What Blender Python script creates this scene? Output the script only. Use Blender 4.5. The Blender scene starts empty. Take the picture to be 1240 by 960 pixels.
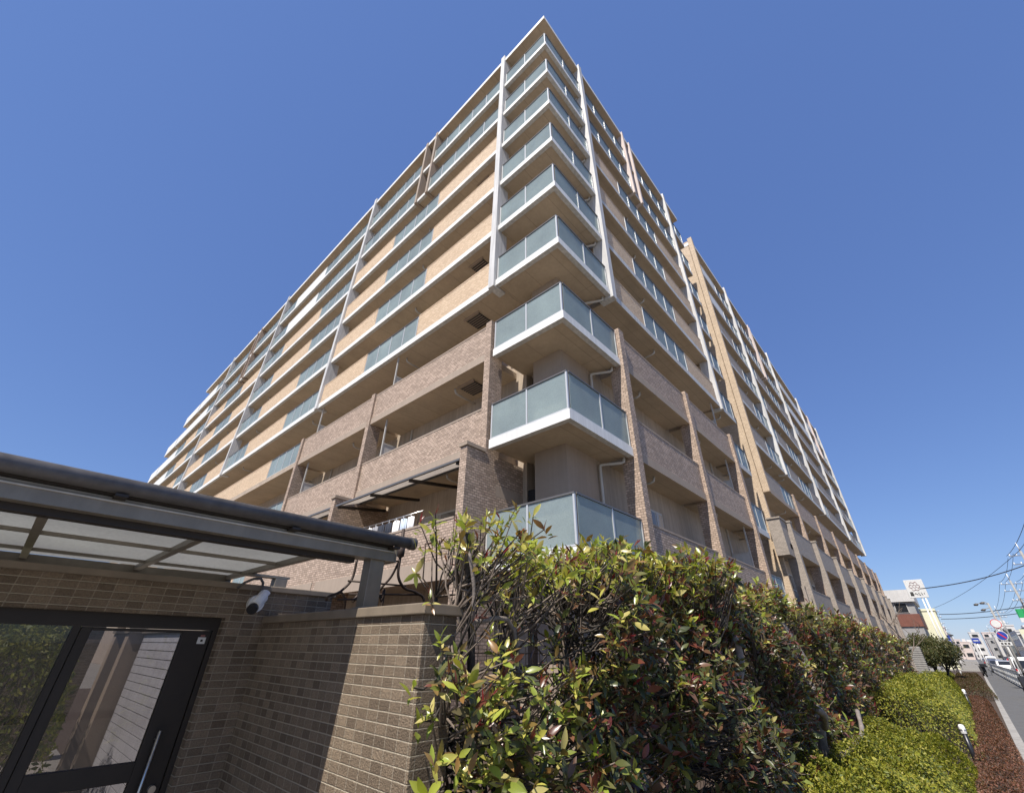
import bpy, math, random
import numpy as np
from mathutils import Vector, Matrix
random.seed(7); rng = np.random.default_rng(11)
S = bpy.context.scene; COL = S.collection
R = math.radians

# ------------------------------------------------------------------ camera
# world axes: +x runs along the street facade, +y along the courtyard facade, z up (metres)
cam = bpy.data.cameras.new('camera'); co = bpy.data.objects.new('camera', cam); COL.objects.link(co)
RX = Vector((0.67509393, -0.73761417, 0.01317271))
DN = Vector((0.38737673, 0.3392336, -0.85723966))
FW = Vector((0.6278435, 0.58382009, 0.51474911))
m = Matrix((RX, -DN, -FW)).transposed().to_4x4(); m.translation = Vector((0, 0, 1.8))
co.matrix_world = m
cam.sensor_fit = 'HORIZONTAL'; cam.sensor_width = 36.0; cam.lens = 36.0 * 508.0 / 1240.0
cam.clip_start = 0.05; cam.clip_end = 6000
S.camera = co
S.render.resolution_x = 1024; S.render.resolution_y = 792

# ------------------------------------------------------------------ light
SUNV = Vector((-0.64, -0.12, 1.0)).normalized()            # towards the sun
el = math.asin(SUNV.z)
W = bpy.data.worlds.new('World'); S.world = W; W.use_nodes = True
nt = W.node_tree; bg = nt.nodes['Background']
sky = nt.nodes.new('ShaderNodeTexSky'); sky.sky_type = 'NISHITA'; sky.sun_disc = False
sky.sun_elevation = el; sky.sun_rotation = math.atan2(SUNV.x, SUNV.y)
sky.altitude = 0; sky.air_density = 1.0; sky.dust_density = 0.2; sky.ozone_density = 4.5
even = nt.nodes.new('ShaderNodeMix'); even.data_type = 'RGBA'; even.inputs[0].default_value = .45     # evens out the clear-sky gradient
nt.links.new(sky.outputs[0], even.inputs[6]); even.inputs[7].default_value = (1.0, 1.9, 5.4, 1)
nt.links.new(even.outputs[2], bg.inputs[0]); bg.inputs[1].default_value = 0.092
sl = bpy.data.lights.new('sun', 'SUN'); sl.energy = 5.0; sl.angle = R(0.53); sl.color = (1.0, 0.94, 0.86)
so = bpy.data.objects.new('sun', sl); COL.objects.link(so)
so.rotation_euler = SUNV.to_track_quat('Z', 'Y').to_euler(); so.location = (-20, -5, 40)
S.view_settings.view_transform = 'Standard'; S.view_settings.look = 'None'
S.view_settings.exposure = 0.52; S.view_settings.gamma = 1.0; S.view_settings.use_curve_mapping = False

# ------------------------------------------------------------------ materials
MATS = {}
def newmat(name):
    mt = bpy.data.materials.new(name); mt.use_nodes = True
    n = mt.node_tree.nodes; p = n['Principled BSDF']
    MATS[name] = mt
    return mt, mt.node_tree, p
def wallcoord(t):
    """metric coordinates on upright and level faces, picked by the face normal"""
    N = t.nodes; Lk = t.links
    g = N.new('ShaderNodeNewGeometry')
    sp = N.new('ShaderNodeSeparateXYZ'); Lk.new(g.outputs['Position'], sp.inputs[0])
    sn = N.new('ShaderNodeSeparateXYZ'); Lk.new(g.outputs['True Normal'], sn.inputs[0])
    def mth(op, a, b=None):
        k = N.new('ShaderNodeMath'); k.operation = op
        for i, v in enumerate((a, b)):
            if v is None: continue
            if isinstance(v, (int, float)): k.inputs[i].default_value = v
            else: Lk.new(v, k.inputs[i])
        return k.outputs[0]
    ax = mth('ABSOLUTE', sn.outputs[0]); ay = mth('ABSOLUTE', sn.outputs[1]); az = mth('ABSOLUTE', sn.outputs[2])
    isx = mth('GREATER_THAN', ax, ay); isz = mth('GREATER_THAN', az, 0.75)
    def mix(f, a, b):
        k = N.new('ShaderNodeMix'); k.data_type = 'FLOAT'
        Lk.new(f, k.inputs[0]); Lk.new(a, k.inputs[2]); Lk.new(b, k.inputs[3]); return k.outputs[0]
    u = mix(isx, sp.outputs[0], sp.outputs[1])
    u = mix(isz, u, sp.outputs[0]); v = mix(isz, sp.outputs[2], sp.outputs[1])
    c = N.new('ShaderNodeCombineXYZ'); Lk.new(u, c.inputs[0]); Lk.new(v, c.inputs[1])
    return c.outputs[0], g.outputs['Position']
def noise(t, vec, scale, detail=4, rough=.6):
    k = t.nodes.new('ShaderNodeTexNoise'); k.inputs['Scale'].default_value = scale
    k.inputs['Detail'].default_value = detail; k.inputs['Roughness'].default_value = rough
    if vec is not None: t.links.new(vec, k.inputs['Vector'])
    return k
def ramp(t, fac, stops):
    k = t.nodes.new('ShaderNodeValToRGB'); t.links.new(fac, k.inputs[0])
    e = k.color_ramp.elements
    while len(e) < len(stops): e.new(0.5)
    for el_, (p, c) in zip(e, stops): el_.position = p; el_.color = (*c, 1) if len(c) == 3 else c
    return k.outputs[0]
def mul(t, a, b, f=1.0):
    k = t.nodes.new('ShaderNodeMix'); k.data_type = 'RGBA'; k.blend_type = 'MULTIPLY'; k.inputs[0].default_value = f
    t.links.new(a, k.inputs[6]); t.links.new(b, k.inputs[7]); return k.outputs[2]
def bump(t, h, p, dist, strength=1.0):
    k = t.nodes.new('ShaderNodeBump'); k.inputs['Distance'].default_value = dist; k.inputs['Strength'].default_value = strength
    t.links.new(h, k.inputs['Height']); t.links.new(k.outputs[0], p.inputs['Normal'])
def tile(name, c1, c2, mortar, w, h, offset, ms, bd, rough=.75, nscale=60, var=.35, mott=.25):
    mt, t, p = newmat(name)
    uv, pos = wallcoord(t)
    b = t.nodes.new('ShaderNodeTexBrick'); t.links.new(uv, b.inputs['Vector'])
    b.offset = offset; b.squash = 1; b.inputs['Scale'].default_value = 1
    b.inputs['Color1'].default_value = (*c1, 1); b.inputs['Color2'].default_value = (*c2, 1); b.inputs['Mortar'].default_value = (*mortar, 1)
    b.inputs['Mortar Size'].default_value = ms; b.inputs['Mortar Smooth'].default_value = .2
    b.inputs['Brick Width'].default_value = w; b.inputs['Row Height'].default_value = h
    n1 = noise(t, pos, nscale, 3); n2 = noise(t, pos, .9, 5)
    c = mul(t, b.outputs['Color'], ramp(t, n1.outputs[0], [(.25, (1 - var,) * 3), (.75, (1, 1, 1))]))
    c = mul(t, c, ramp(t, n2.outputs[0], [(.3, (1 - mott, 1 - mott, 1 - mott)), (.65, (1, 1, 1))]))
    t.links.new(c, p.inputs['Base Color']); p.inputs['Roughness'].default_value = rough
    hm = t.nodes.new('ShaderNodeMath'); hm.operation = 'MULTIPLY_ADD'
    t.links.new(b.outputs['Fac'], hm.inputs[0]); hm.inputs[1].default_value = -1.0; t.links.new(n1.outputs[0], hm.inputs[2])
    bump(t, hm.outputs[0], p, bd, .8)
    return mt
def paint(name, c, rough=.6, mott=.15, streak=0.0, scale=1.5, grain=0.0, metallic=0.0, seams=None):
    mt, t, p = newmat(name)
    g = t.nodes.new('ShaderNodeNewGeometry')
    n = noise(t, g.outputs['Position'], scale, 6, .65)
    rgb = t.nodes.new('ShaderNodeRGB'); rgb.outputs[0].default_value = (*c, 1)
    col = mul(t, rgb.outputs[0], ramp(t, n.outputs[0], [(.3, (1 - mott,) * 3), (.68, (1, 1, 1))]))
    if streak:
        mp = t.nodes.new('ShaderNodeMapping'); t.links.new(g.outputs['Position'], mp.inputs[0]); mp.inputs['Scale'].default_value = (9, 9, .5)
        n3 = noise(t, mp.outputs[0], 1.0, 4)
        col = mul(t, col, ramp(t, n3.outputs[0], [(.42, (1 - streak,) * 3), (.6, (1, 1, 1))]))
    if seams:
        uv, _ = wallcoord(t)
        b = t.nodes.new('ShaderNodeTexBrick'); t.links.new(uv, b.inputs['Vector']); b.offset = 0
        b.inputs['Scale'].default_value = 1; b.inputs['Brick Width'].default_value = seams[0]; b.inputs['Row Height'].default_value = seams[1]
        b.inputs['Mortar Size'].default_value = .008; b.inputs['Color1'].default_value = (1, 1, 1, 1); b.inputs['Color2'].default_value = (.94, .94, .94, 1); b.inputs['Mortar'].default_value = (.6, .6, .6, 1)
        col = mul(t, col, b.outputs['Color'])
    t.links.new(col, p.inputs['Base Color']); p.inputs['Roughness'].default_value = rough; p.inputs['Metallic'].default_value = metallic
    if grain:
        n2 = noise(t, g.outputs['Position'], 90, 3); bump(t, n2.outputs[0], p, grain, .6)
    return mt
def glassy(name, base, trans, transp, rough=.1, refl=1.0, metallic=0):
    """milky glass: diffuse + translucent + a little see-through, under a glossy coat"""
    mt, t, p = newmat(name); N = t.nodes; Lk = t.links; out = N['Material Output']
    g = N.new('ShaderNodeNewGeometry'); n = noise(t, g.outputs['Position'], .8, 4)
    rgb = N.new('ShaderNodeRGB'); rgb.outputs[0].default_value = (*base, 1)
    col = mul(t, rgb.outputs[0], ramp(t, n.outputs[0], [(.3, (.78, .78, .80)), (.7, (1, 1, 1))]))
    n2 = noise(t, g.outputs['Position'], 38, 3); col = mul(t, col, ramp(t, n2.outputs[0], [(.35, (.86, .86, .86)), (.65, (1, 1, 1))]))
    Lk.new(col, p.inputs['Base Color']); p.inputs['Roughness'].default_value = rough
    p.inputs['Specular IOR Level'].default_value = .5 * refl
    isl = ramp(t, g.outputs['Random Per Island'], [(0, (.80, .80, .80)), (1, (1.04, 1.04, 1.04))]); col = mul(t, col, isl); Lk.new(col, p.inputs['Base Color'])
    tr = N.new('ShaderNodeBsdfTranslucent'); Lk.new(col, tr.inputs[0])
    m1 = N.new('ShaderNodeMixShader'); m1.inputs[0].default_value = trans; Lk.new(p.outputs[0], m1.inputs[1]); Lk.new(tr.outputs[0], m1.inputs[2])
    tp = N.new('ShaderNodeBsdfTransparent'); tp.inputs[0].default_value = (*[min(1, b * 1.5) for b in base], 1)
    m2 = N.new('ShaderNodeMixShader'); m2.inputs[0].default_value = transp; Lk.new(m1.outputs[0], m2.inputs[1]); Lk.new(tp.outputs[0], m2.inputs[2])
    Lk.new(m2.outputs[0], out.inputs[0]); return mt
def leafmat(name, rough=.38, trans=.28, spec=.5):
    mt, t, p = newmat(name); N = t.nodes; Lk = t.links; out = N['Material Output']
    a = N.new('ShaderNodeAttribute'); a.attribute_name = 'tint'
    Lk.new(a.outputs['Color'], p.inputs['Base Color']); p.inputs['Roughness'].default_value = rough
    p.inputs['Specular IOR Level'].default_value = spec
    tr = N.new('ShaderNodeBsdfTranslucent')
    k = N.new('ShaderNodeMix'); k.data_type = 'RGBA'; k.blend_type = 'MULTIPLY'; k.inputs[0].default_value = 1
    Lk.new(a.outputs['Color'], k.inputs[6]); k.inputs[7].default_value = (1.5, 1.6, .7, 1); Lk.new(k.outputs[2], tr.inputs[0])
    m1 = N.new('ShaderNodeMixShader'); m1.inputs[0].default_value = trans; Lk.new(p.outputs[0], m1.inputs[1]); Lk.new(tr.outputs[0], m1.inputs[2])
    Lk.new(m1.outputs[0], out.inputs[0]); return mt

white = paint('white_paint', (.78, .77, .73), .6, .09, .1)
white_gray = paint('pale_grey_and_shaded_white', (.60, .59, .56), .6, .12, .2)
pilaster_white = paint('pilaster_white', (.64, .63, .61), .65, .14, .2)
soffit = paint('beige_soffit', (.53, .42, .30), .8, .22, .06, .7, .001, 0, (3.1, 1.05))
wallpaint = paint('beige_wall', (.44, .355, .27), .8, .2, .16)
pillarpaint = paint('taupe_wall', (.35, .275, .21), .8, .12, .06)
bandpaint = paint('taupe_band', (.36, .285, .22), .8, .1, .06)
brown_tile = tile('brown_tile', (.36, .265, .195), (.60, .45, .345), (.24, .18, .135), .142, .066, .5, .009, .008, .7, 30, .18, .12)
tan_tile = tile('tan_tile', (.58, .415, .265), (.74, .56, .375), (.47, .35, .23), .142, .066, .5, .008, .006, .7, 30, .15, .08)
grey_tile = tile('grey_tile', (.30, .255, .21), (.40, .34, .285), (.30, .26, .22), .142, .066, .5, .008, .006, .7, 30, .15, .08)
ochre_tile = tile('ochre_tile', (.54, .41, .28), (.68, .53, .37), (.44, .33, .22), .142, .066, .5, .008, .006, .7, 30, .15, .08)
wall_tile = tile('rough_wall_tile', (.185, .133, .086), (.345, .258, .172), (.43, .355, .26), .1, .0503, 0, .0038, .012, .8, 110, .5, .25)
def bed_joints(mt, h, w, col, dist):
    """pale raked bed joints every h metres, over an existing tile material"""
    t = mt.node_tree; N = t.nodes; Lk = t.links; p = N['Principled BSDF']
    uv, pos = wallcoord(t); sp = N.new('ShaderNodeSeparateXYZ'); Lk.new(uv, sp.inputs[0])
    nz = noise(t, pos, 14, 3)
    a = N.new('ShaderNodeMath'); a.operation = 'MULTIPLY_ADD'; Lk.new(nz.outputs[0], a.inputs[0]); a.inputs[1].default_value = .0022; Lk.new(sp.outputs[1], a.inputs[2])
    b = N.new('ShaderNodeMath'); b.operation = 'PINGPONG'; Lk.new(a.outputs[0], b.inputs[0]); b.inputs[1].default_value = h / 2
    c = N.new('ShaderNodeMapRange'); Lk.new(b.outputs[0], c.inputs[0]); c.inputs[1].default_value = w * .5; c.inputs[2].default_value = w; c.inputs[3].default_value = 1; c.inputs[4].default_value = 0
    old = p.inputs['Base Color'].links[0].from_socket
    k = N.new('ShaderNodeMix'); k.data_type = 'RGBA'; Lk.new(c.outputs[0], k.inputs[0]); Lk.new(old, k.inputs[6]); k.inputs[7].default_value = (*col, 1)
    Lk.new(k.outputs[2], p.inputs['Base Color'])
    bp = N.new('ShaderNodeBump'); bp.inputs['Distance'].default_value = dist; bp.invert = True; Lk.new(c.outputs[0], bp.inputs['Height'])
    ob = p.inputs['Normal'].links[0].from_socket; Lk.new(ob, bp.inputs['Normal']); Lk.new(bp.outputs[0], p.inputs['Normal'])
bed_joints(wall_tile, .0503, .0042, (.47, .40, .30), .006)  # light grout, bed joints coloured paler to stand for raking light
cap_paint = paint('wall_cap', (.225, .18, .13), .6, .2, .1, 4)
rail_glass = glassy('frosted_teal_glass', (.55, .635, .63), .36, .33, .2)
alu = paint('aluminium', (.62, .62, .60), .4, .06, 0, 2, 0, .35)
alu_dark = paint('dark_rail', (.16, .15, .14), .4, .1, 0, 2, 0, .3)
win_glass = paint('window_glass', (.022, .024, .028), .1, .1)
def curtained():
    mt, t, p = newmat('window_pane'); g = t.nodes.new('ShaderNodeNewGeometry')
    c = ramp(t, g.outputs['Random Per Island'], [(0, (.02, .022, .026)), (.5, (.03, .032, .036)), (.56, (.22, .20, .17)), (1, (.36, .34, .30))])
    t.links.new(c, p.inputs['Base Color']); p.inputs['Roughness'].default_value = .08; return mt
win_pane = curtained()
win_frame = paint('window_frame', (.5, .48, .44), .5, .1)
canopy_alu = paint('bronze_grey_metal', (.27, .24, .195), .45, .18, .12, 6, 0, .35)
gutter_met = paint('weathered_gutter', (.13, .12, .115), .55, .4, 0, 14, .001, .25)
dark_frame = paint('dark_bronze_frame', (.024, .017, .012), .55, .3, 0, 8)
polycarb = glassy('canopy_polycarbonate', (.58, .58, .555), .66, .05, .3, .6)
pergola_glass = glassy('pergola_glass', (.66, .62, .57), .75, .05, .3, .6)
steel = paint('brushed_steel', (.55, .54, .52), .28, .1, 0, 20, 0, .9)
black_pl = paint('black_plastic', (.02, .02, .022), .35, .2)
cam_white = paint('camera_white', (.78, .78, .77), .35, .05)
iron = paint('rusty_iron', (.055, .036, .026), .6, .4, 0, 30, .001, .3)
bark = paint('bark', (.21, .165, .13), .85, .45, 0, 25, .004)
darkbark = paint('dark_bark', (.06, .05, .042), .85, .45, 0, 25, .004)
leaf = leafmat('photinia_leaf', .3, .30, .5)
leaf_small = leafmat('small_leaf', .5, .28, .3)
asphalt = paint('asphalt', (.058, .058, .06), .85, .25, 0, 3, .002)
walk = paint('sidewalk_asphalt', (.105, .104, .102), .88, .2, 0, 2, .002)
concrete = paint('kerb_concrete', (.33, .315, .29), .85, .25, .1, 4, .001)
soil = paint('soil', (.075, .05, .035), .95, .4, 0, 8, .01)
earth = paint('open_ground', (.24, .225, .20), .9, .3, 0, .2)
paving = paint('paving', (.30, .27, .24), .85, .2, 0, 2, .001, 0, (.3, .3))
line_white = paint('road_line', (.7, .7, .68), .7, .25, 0, 10)
cabling = paint('cable_black', (.02, .02, .025), .6, .1)
pole_conc = paint('pole_concrete', (.32, .31, .29), .85, .2)
fence_white = paint('fence_board', (.50, .49, .50), .6, .12, .12, 3)
shopbrown = paint('brown_cladding', (.20, .075, .05), .7, .2, .1)
cream = paint('cream_wall', (.72, .70, .50), .7, .08, .05)
lightwall = paint('pale_wall', (.60, .58, .55), .75, .12, .08)
greywall = paint('grey_wall', (.33, .32, .31), .75, .15, .08)
pinkwall = paint('pinkish_wall', (.62, .52, .47), .75, .1, .06)
roofgrey = paint('grey_roof', (.16, .155, .15), .7, .2, 0, 1.2)
carwhite = paint('car_white', (.80, .80, .80), .2, .03)
carsilver = paint('car_silver', (.45, .46, .48), .25, .03, 0, 1, 0, .5)
cargrey = paint('car_grey', (.14, .14, .16), .25, .03, 0, 1, 0, .4)
carred = paint('car_red', (.45, .02, .02), .22, .03)
tyre = paint('tyre', (.02, .02, .02), .8, .1)
lampglass = paint('lamp_glass', (.75, .74, .70), .15, .03)
redglass = paint('red_glass', (.4, .01, .01), .2, .03)
signblue = paint('sign_blue', (.02, .05, .32), .45, .05)
signred = paint('sign_red', (.6, .02, .02), .45, .05)
signgreen = paint('sign_green', (.02, .33, .10), .5, .05)
cloth_mats = [paint('cloth_%s' % n, c, .9, .1) for n, c in (('white', (.75, .75, .76)), ('navy', (.02, .025, .04)), ('pale_blue', (.45, .52, .62)), ('grey', (.25, .25, .27)))]
inkdark = paint('sign_ink', (.03, .025, .02), .6, .05)
inkred = paint('sign_outline', (.25, .10, .09), .6, .05)

# ------------------------------------------------------------------ mesh building
class MB:
    def __init__(s): s.v = []; s.f = []; s.mi = []; s.mats = []; s.sm = []
    def mid(s, mt):
        if mt not in s.mats: s.mats.append(mt)
        return s.mats.index(mt)
    def face(s, pts, mt, smooth=False):
        b = len(s.v); s.v += [tuple(p) for p in pts]; s.f.append(tuple(range(b, b + len(pts)))); s.mi.append(s.mid(mt)); s.sm.append(smooth)
    def box(s, x0, x1, y0, y1, z0, z1, mt, bottom=None, sides=None):
        if x0 > x1: x0, x1 = x1, x0
        if y0 > y1: y0, y1 = y1, y0
        b = len(s.v)
        s.v += [(x, y, z) for z in (z0, z1) for x, y in ((x0, y0), (x1, y0), (x1, y1), (x0, y1))]
        fs = [(3, 2, 1, 0), (4, 5, 6, 7), (0, 1, 5, 4), (1, 2, 6, 5), (2, 3, 7, 6), (3, 0, 4, 7)]
        ms = [bottom or mt, mt] + [sides or mt] * 4
        for f, k in zip(fs, ms): s.f.append(tuple(b + i for i in f)); s.mi.append(s.mid(k)); s.sm.append(False)
        return s
    def prism(s, poly, z0, z1, mt, bottom=None, top=None):
        n = len(poly); b = len(s.v)
        s.v += [(x, y, z0) for x, y in poly] + [(x, y, z1) for x, y in poly]
        s.f.append(tuple(b + i for i in range(n - 1, -1, -1))); s.mi.append(s.mid(bottom or mt)); s.sm.append(False)
        s.f.append(tuple(b + n + i for i in range(n))); s.mi.append(s.mid(top or mt)); s.sm.append(False)
        for i in range(n):
            j = (i + 1) % n; s.f.append((b + i, b + j, b + n + j, b + n + i)); s.mi.append(s.mid(mt)); s.sm.append(False)
        return s
    def extrude(s, poly3, off, mt):
        """closed polygon of 3-D points pushed along off"""
        n = len(poly3); b = len(s.v); off = Vector(off)
        s.v += [tuple(p) for p in poly3] + [tuple(Vector(p) + off) for p in poly3]
        s.f.append(tuple(b + i for i in range(n - 1, -1, -1))); s.f.append(tuple(b + n + i for i in range(n)))
        for i in range(n):
            j = (i + 1) % n; s.f.append((b + i, b + j, b + n + j, b + n + i))
        k = s.mid(mt); s.mi += [k] * (n + 2); s.sm += [False] * (n + 2)
        return s
    def tube(s, pts, r, mt, n=8, cap=True):
        pts = [Vector(p) for p in pts]; rr = r if isinstance(r, (list, tuple)) else [r] * len(pts)
        k = s.mid(mt); rings = []; prev = None
        for i, p in enumerate(pts):
            d = (pts[min(i + 1, len(pts) - 1)] - pts[max(i - 1, 0)]).normalized()
            if prev is None:
                a = Vector((0, 0, 1)) if abs(d.z) < .9 else Vector((1, 0, 0)); u = d.cross(a).normalized()
            else:
                u = (prev - d * prev.dot(d)).normalized()
            prev = u; w = d.cross(u); b = len(s.v)
            for q in range(n):
                t = 2 * math.pi * q / n; s.v.append(tuple(p + (u * math.cos(t) + w * math.sin(t)) * rr[i]))
            rings.append(b)
        for a, b in zip(rings, rings[1:]):
            for q in range(n):
                q2 = (q + 1) % n; s.f.append((a + q, a + q2, b + q2, b + q)); s.mi.append(k); s.sm.append(True)
        if cap:
            s.f.append(tuple(rings[0] + q for q in range(n - 1, -1, -1))); s.f.append(tuple(rings[-1] + q for q in range(n))); s.mi += [k, k]; s.sm += [False, False]
        return s
    def lathe(s, prof, c, mt, n=16, axis='z'):
        """prof: (radius, height)"""
        b = len(s.v); k = s.mid(mt)
        for r, h in prof:
            for q in range(n):
                t = 2 * math.pi * q / n; a, e = r * math.cos(t), r * math.sin(t)
                p = {'z': (a, e, h), 'y': (a, h, e), 'x': (h, a, e)}[axis]
                s.v.append((c[0] + p[0], c[1] + p[1], c[2] + p[2]))
        for i in range(len(prof) - 1):
            for q in range(n):
                q2 = (q + 1) % n; s.f.append((b + i * n + q, b + i * n + q2, b + (i + 1) * n + q2, b + (i + 1) * n + q)); s.mi.append(k); s.sm.append(True)
        s.f.append(tuple(b + q for q in range(n))); s.f.append(tuple(b + (len(prof) - 1) * n + q for q in range(n))); s.mi += [k, k]; s.sm += [False, False]
        return s
    def build(s, name, parent=None, bevel=0, smooth=False, kind=None, offset=None):
        me = bpy.data.meshes.new(name)
        vs = s.v
        if offset: vs = [(a - offset[0], b - offset[1], c - offset[2]) for a, b, c in vs]
        me.from_pydata(vs, [], s.f); me.update()
        for mt in s.mats: me.materials.append(mt)
        me.polygons.foreach_set('material_index', s.mi)
        me.polygons.foreach_set('use_smooth', [True] * len(s.f) if smooth else s.sm)
        o = bpy.data.objects.new(name, me); COL.objects.link(o)
        if offset and not parent: o.location = offset
        if parent: o.parent = parent
        if bevel:
            bv = o.modifiers.new('bevel', 'BEVEL'); bv.width = bevel; bv.segments = 2; bv.limit_method = 'ANGLE'
        if kind: o['kind'] = kind
        return o
def thing(name, label, cat, loc=(0, 0, 0), rz=0, group=None):
    o = bpy.data.objects.new(name, None); COL.objects.link(o); o.location = loc; o.rotation_euler = (0, 0, rz); o.empty_display_size = .2
    return tag(o, label, cat, group)
def tag(o, label, cat, group=None):
    o['label'] = label; o['category'] = cat
    if group: o['group'] = group
    return o
def dup(root, loc, rz, label, group=None):
    r = root.copy(); COL.objects.link(r); r.location = loc; r.rotation_euler = (0, 0, rz); r['label'] = label
    if group: r['group'] = group
    for ch in list(root.children):
        c = ch.copy(); COL.objects.link(c); c.parent = r
        for g in list(ch.children):
            d = g.copy(); COL.objects.link(d); d.parent = c
    return r
def meshnp(name, V, F, cols, mt, parent=None, smooth=False):
    """V (n,3), F (m,4) quads, cols per vertex"""
    me = bpy.data.meshes.new(name)
    me.vertices.add(len(V)); me.vertices.foreach_set('co', V.astype(np.float32).ravel())
    me.loops.add(F.size); me.loops.foreach_set('vertex_index', F.astype(np.int32).ravel())
    me.polygons.add(len(F)); me.polygons.foreach_set('loop_start', np.arange(0, F.size, F.shape[1], dtype=np.int32))
    me.update(calc_edges=True)
    a = me.color_attributes.new('tint', 'FLOAT_COLOR', 'POINT')
    c4 = np.concatenate([cols, np.ones((len(cols), 1))], 1).astype(np.float32); a.data.foreach_set('color', c4.ravel())
    if smooth: me.polygons.foreach_set('use_smooth', np.ones(len(F), dtype=bool))
    me.materials.append(mt); me.validate()
    o = bpy.data.objects.new(name, me); COL.objects.link(o)
    if parent: o.parent = parent
    return o

# ------------------------------------------------------------------ ground, road, pavement
MB().box(-800, 3000, -1200, 1500, -.6, -.012, earth).build('ground', kind='structure')
# the street bends very slightly: kerb line y = KB - .0122 x
KB = -.06
def kerb_y(x): return KB - .0122 * x
def strip(name, x0, x1, a, b, z0, z1, mt):
    m_ = MB(); m_.prism([(x0, kerb_y(x0) + a), (x1, kerb_y(x1) + a), (x1, kerb_y(x1) + b), (x0, kerb_y(x0) + b)], z0, z1, mt); return m_.build(name, kind='structure')
strip('sidewalk', -40, 420, -1.62, -.085, -.05, 0.0, walk)
k_ = MB()
for i in range(230):
    x0 = -40 + i * 2.0; k_.prism([(x0, kerb_y(x0) - .085), (x0 + 1.985, kerb_y(x0 + 2) - .085), (x0 + 1.985, kerb_y(x0 + 2) + .075), (x0, kerb_y(x0) + .075)], -.1, .06 + .004 * (i % 3), concrete)
k_.build('kerb', kind='structure')
strip('kerb', -40, 420, -1.78, -1.62, -.2, .015, concrete)
strip('road', -60, 600, -9.4, -1.78, -.3, -.12, asphalt)
strip('sidewalk', -40, 420, -11.2, -9.4, -.3, 0.0, walk)
l_ = MB()
for off in (-2.05, -9.1): l_.prism([(-40, kerb_y(-40) + off), (420, kerb_y(420) + off), (420, kerb_y(420) + off + .13), (-40, kerb_y(-40) + off + .13)], -.119, -.1155, line_white)
for i in range(50): x0 = -30 + i * 9; l_.prism([(x0, kerb_y(x0) - 5.6), (x0 + 5, kerb_y(x0 + 5) - 5.6), (x0 + 5, kerb_y(x0 + 5) - 5.47), (x0, kerb_y(x0) - 5.47)], -.119, -.1155, line_white)
l_.build('road_marking', kind='structure')
strip('planting_bed', 3.2, 90, .075, 3.3, -.1, .035, soil)
MB().box(-14, 1.56, 0.02, 30, -.1, -.004, paving).build('path', kind='structure')
MB().box(1.82, 80, 3.2, 30, -.1, -.006, soil).build('courtyard_ground', kind='structure')

# ------------------------------------------------------------------ apartment building
XL, YR = 7.12, 4.80                     # outer planes of the two facades
RT = {2: 4.63, 3: 7.70, 4: 10.73, 5: 13.72, 6: 16.59, 7: 19.40, 8: 22.21, 9: 24.98, 10: 27.83}
Z = {n: RT[n] - 1.12 for n in RT}; Z[11] = 29.62; Z[1] = .1
ST = .25                                # slab edge depth
DL, DR = 1.42, .92                      # balcony depth on each side
AP = thing('apartment_building', 'ten storey apartment block with teal glass balconies over a brown tiled base', 'apartment building', (XL, YR, 0))
OFF = (XL, YR, 0)
def ap(mb, name, parent=None, bevel=0): return mb.build(name, parent or AP, bevel, offset=OFF)
class Side:
    def __init__(s, left): s.left = left
    def box(s, mb, u0, u1, d0, d1, z0, z1, mt, **k):
        if s.left: mb.box(XL + d0, XL + d1, u0, u1, z0, z1, mt, **k)
        else: mb.box(u0, u1, YR + d0, YR + d1, z0, z1, mt, **k)
    def pt(s, u, d, z): return (XL + d, u, z) if s.left else (u, YR + d, z)
LFT, RGT = Side(True), Side(False)
def railing(side, u0, u1, d, zs, zt, bal, step=1.05, e0=True, e1=True):
    n = max(1, round((u1 - u0) / step)); w = (u1 - u0) / n
    g = MB(); fr = MB()
    for i in range(n):
        side.box(g, u0 + i * w + .03, u0 + (i + 1) * w - .03, d + .020, d + .032, zs + .05, zt - .045, rail_glass)
    for i in range(n + 1):
        if (i == 0 and not e0) or (i == n and not e1): continue
        u = u0 + i * w; a, b = (u, u + .045) if i == 0 else ((u - .045, u) if i == n else (u - .024, u + .024))
        side.box(fr, a, b, d + .002, d + .05, zs, zt - .042, alu)
    side.box(fr, u0, u1, d - .005, d + .06, zt - .04, zt, alu_dark)
    side.box(fr, u0, u1, d + .012, d + .04, zs + .02, zs + .055, alu)
    ap(g, 'glass_railing', bal); ap(fr, 'railing_frame', bal)
def parapet(side, u0, u1, d, zs, zt, bal, mt, th=.13, ends=0.0):
    m_ = MB(); side.box(m_, u0, u1, d, d + th, zs, zt - .05, mt)
    cm = {tan_tile: tan_tile, brown_tile: bandpaint, grey_tile: grey_tile, white: white}.get(mt, mt)
    side.box(m_, u0, u1, d - .012, d + th + .012, zt - .05, zt, cm)
    return ap(m_, 'parapet', bal)
def window_row(side, u0, u1, dep, zs, bal, small=False):
    m_ = MB(); L = u1 - u0; n = max(1, int(L / 3.4)); w = L / n
    for i in range(n):
        c = u0 + (i + .5) * w; hw = min(.95, w * .36); z0, z1 = (zs + 1.25, zs + 2.1) if small else (zs + .08, zs + 2.05)
        if small: hw = .5
        side.box(m_, c - hw, c + hw, dep - .045, dep - .004, z0, z1, win_frame)
        side.box(m_, c - hw + .06, c - .03, dep - .052, dep - .046, z0 + .06, z1 - .06, win_pane)
        side.box(m_, c + .03, c + hw - .06, dep - .058, dep - .046, z0 + .06, z1 - .06, win_pane)
    ap(m_, 'window', bal)
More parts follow.
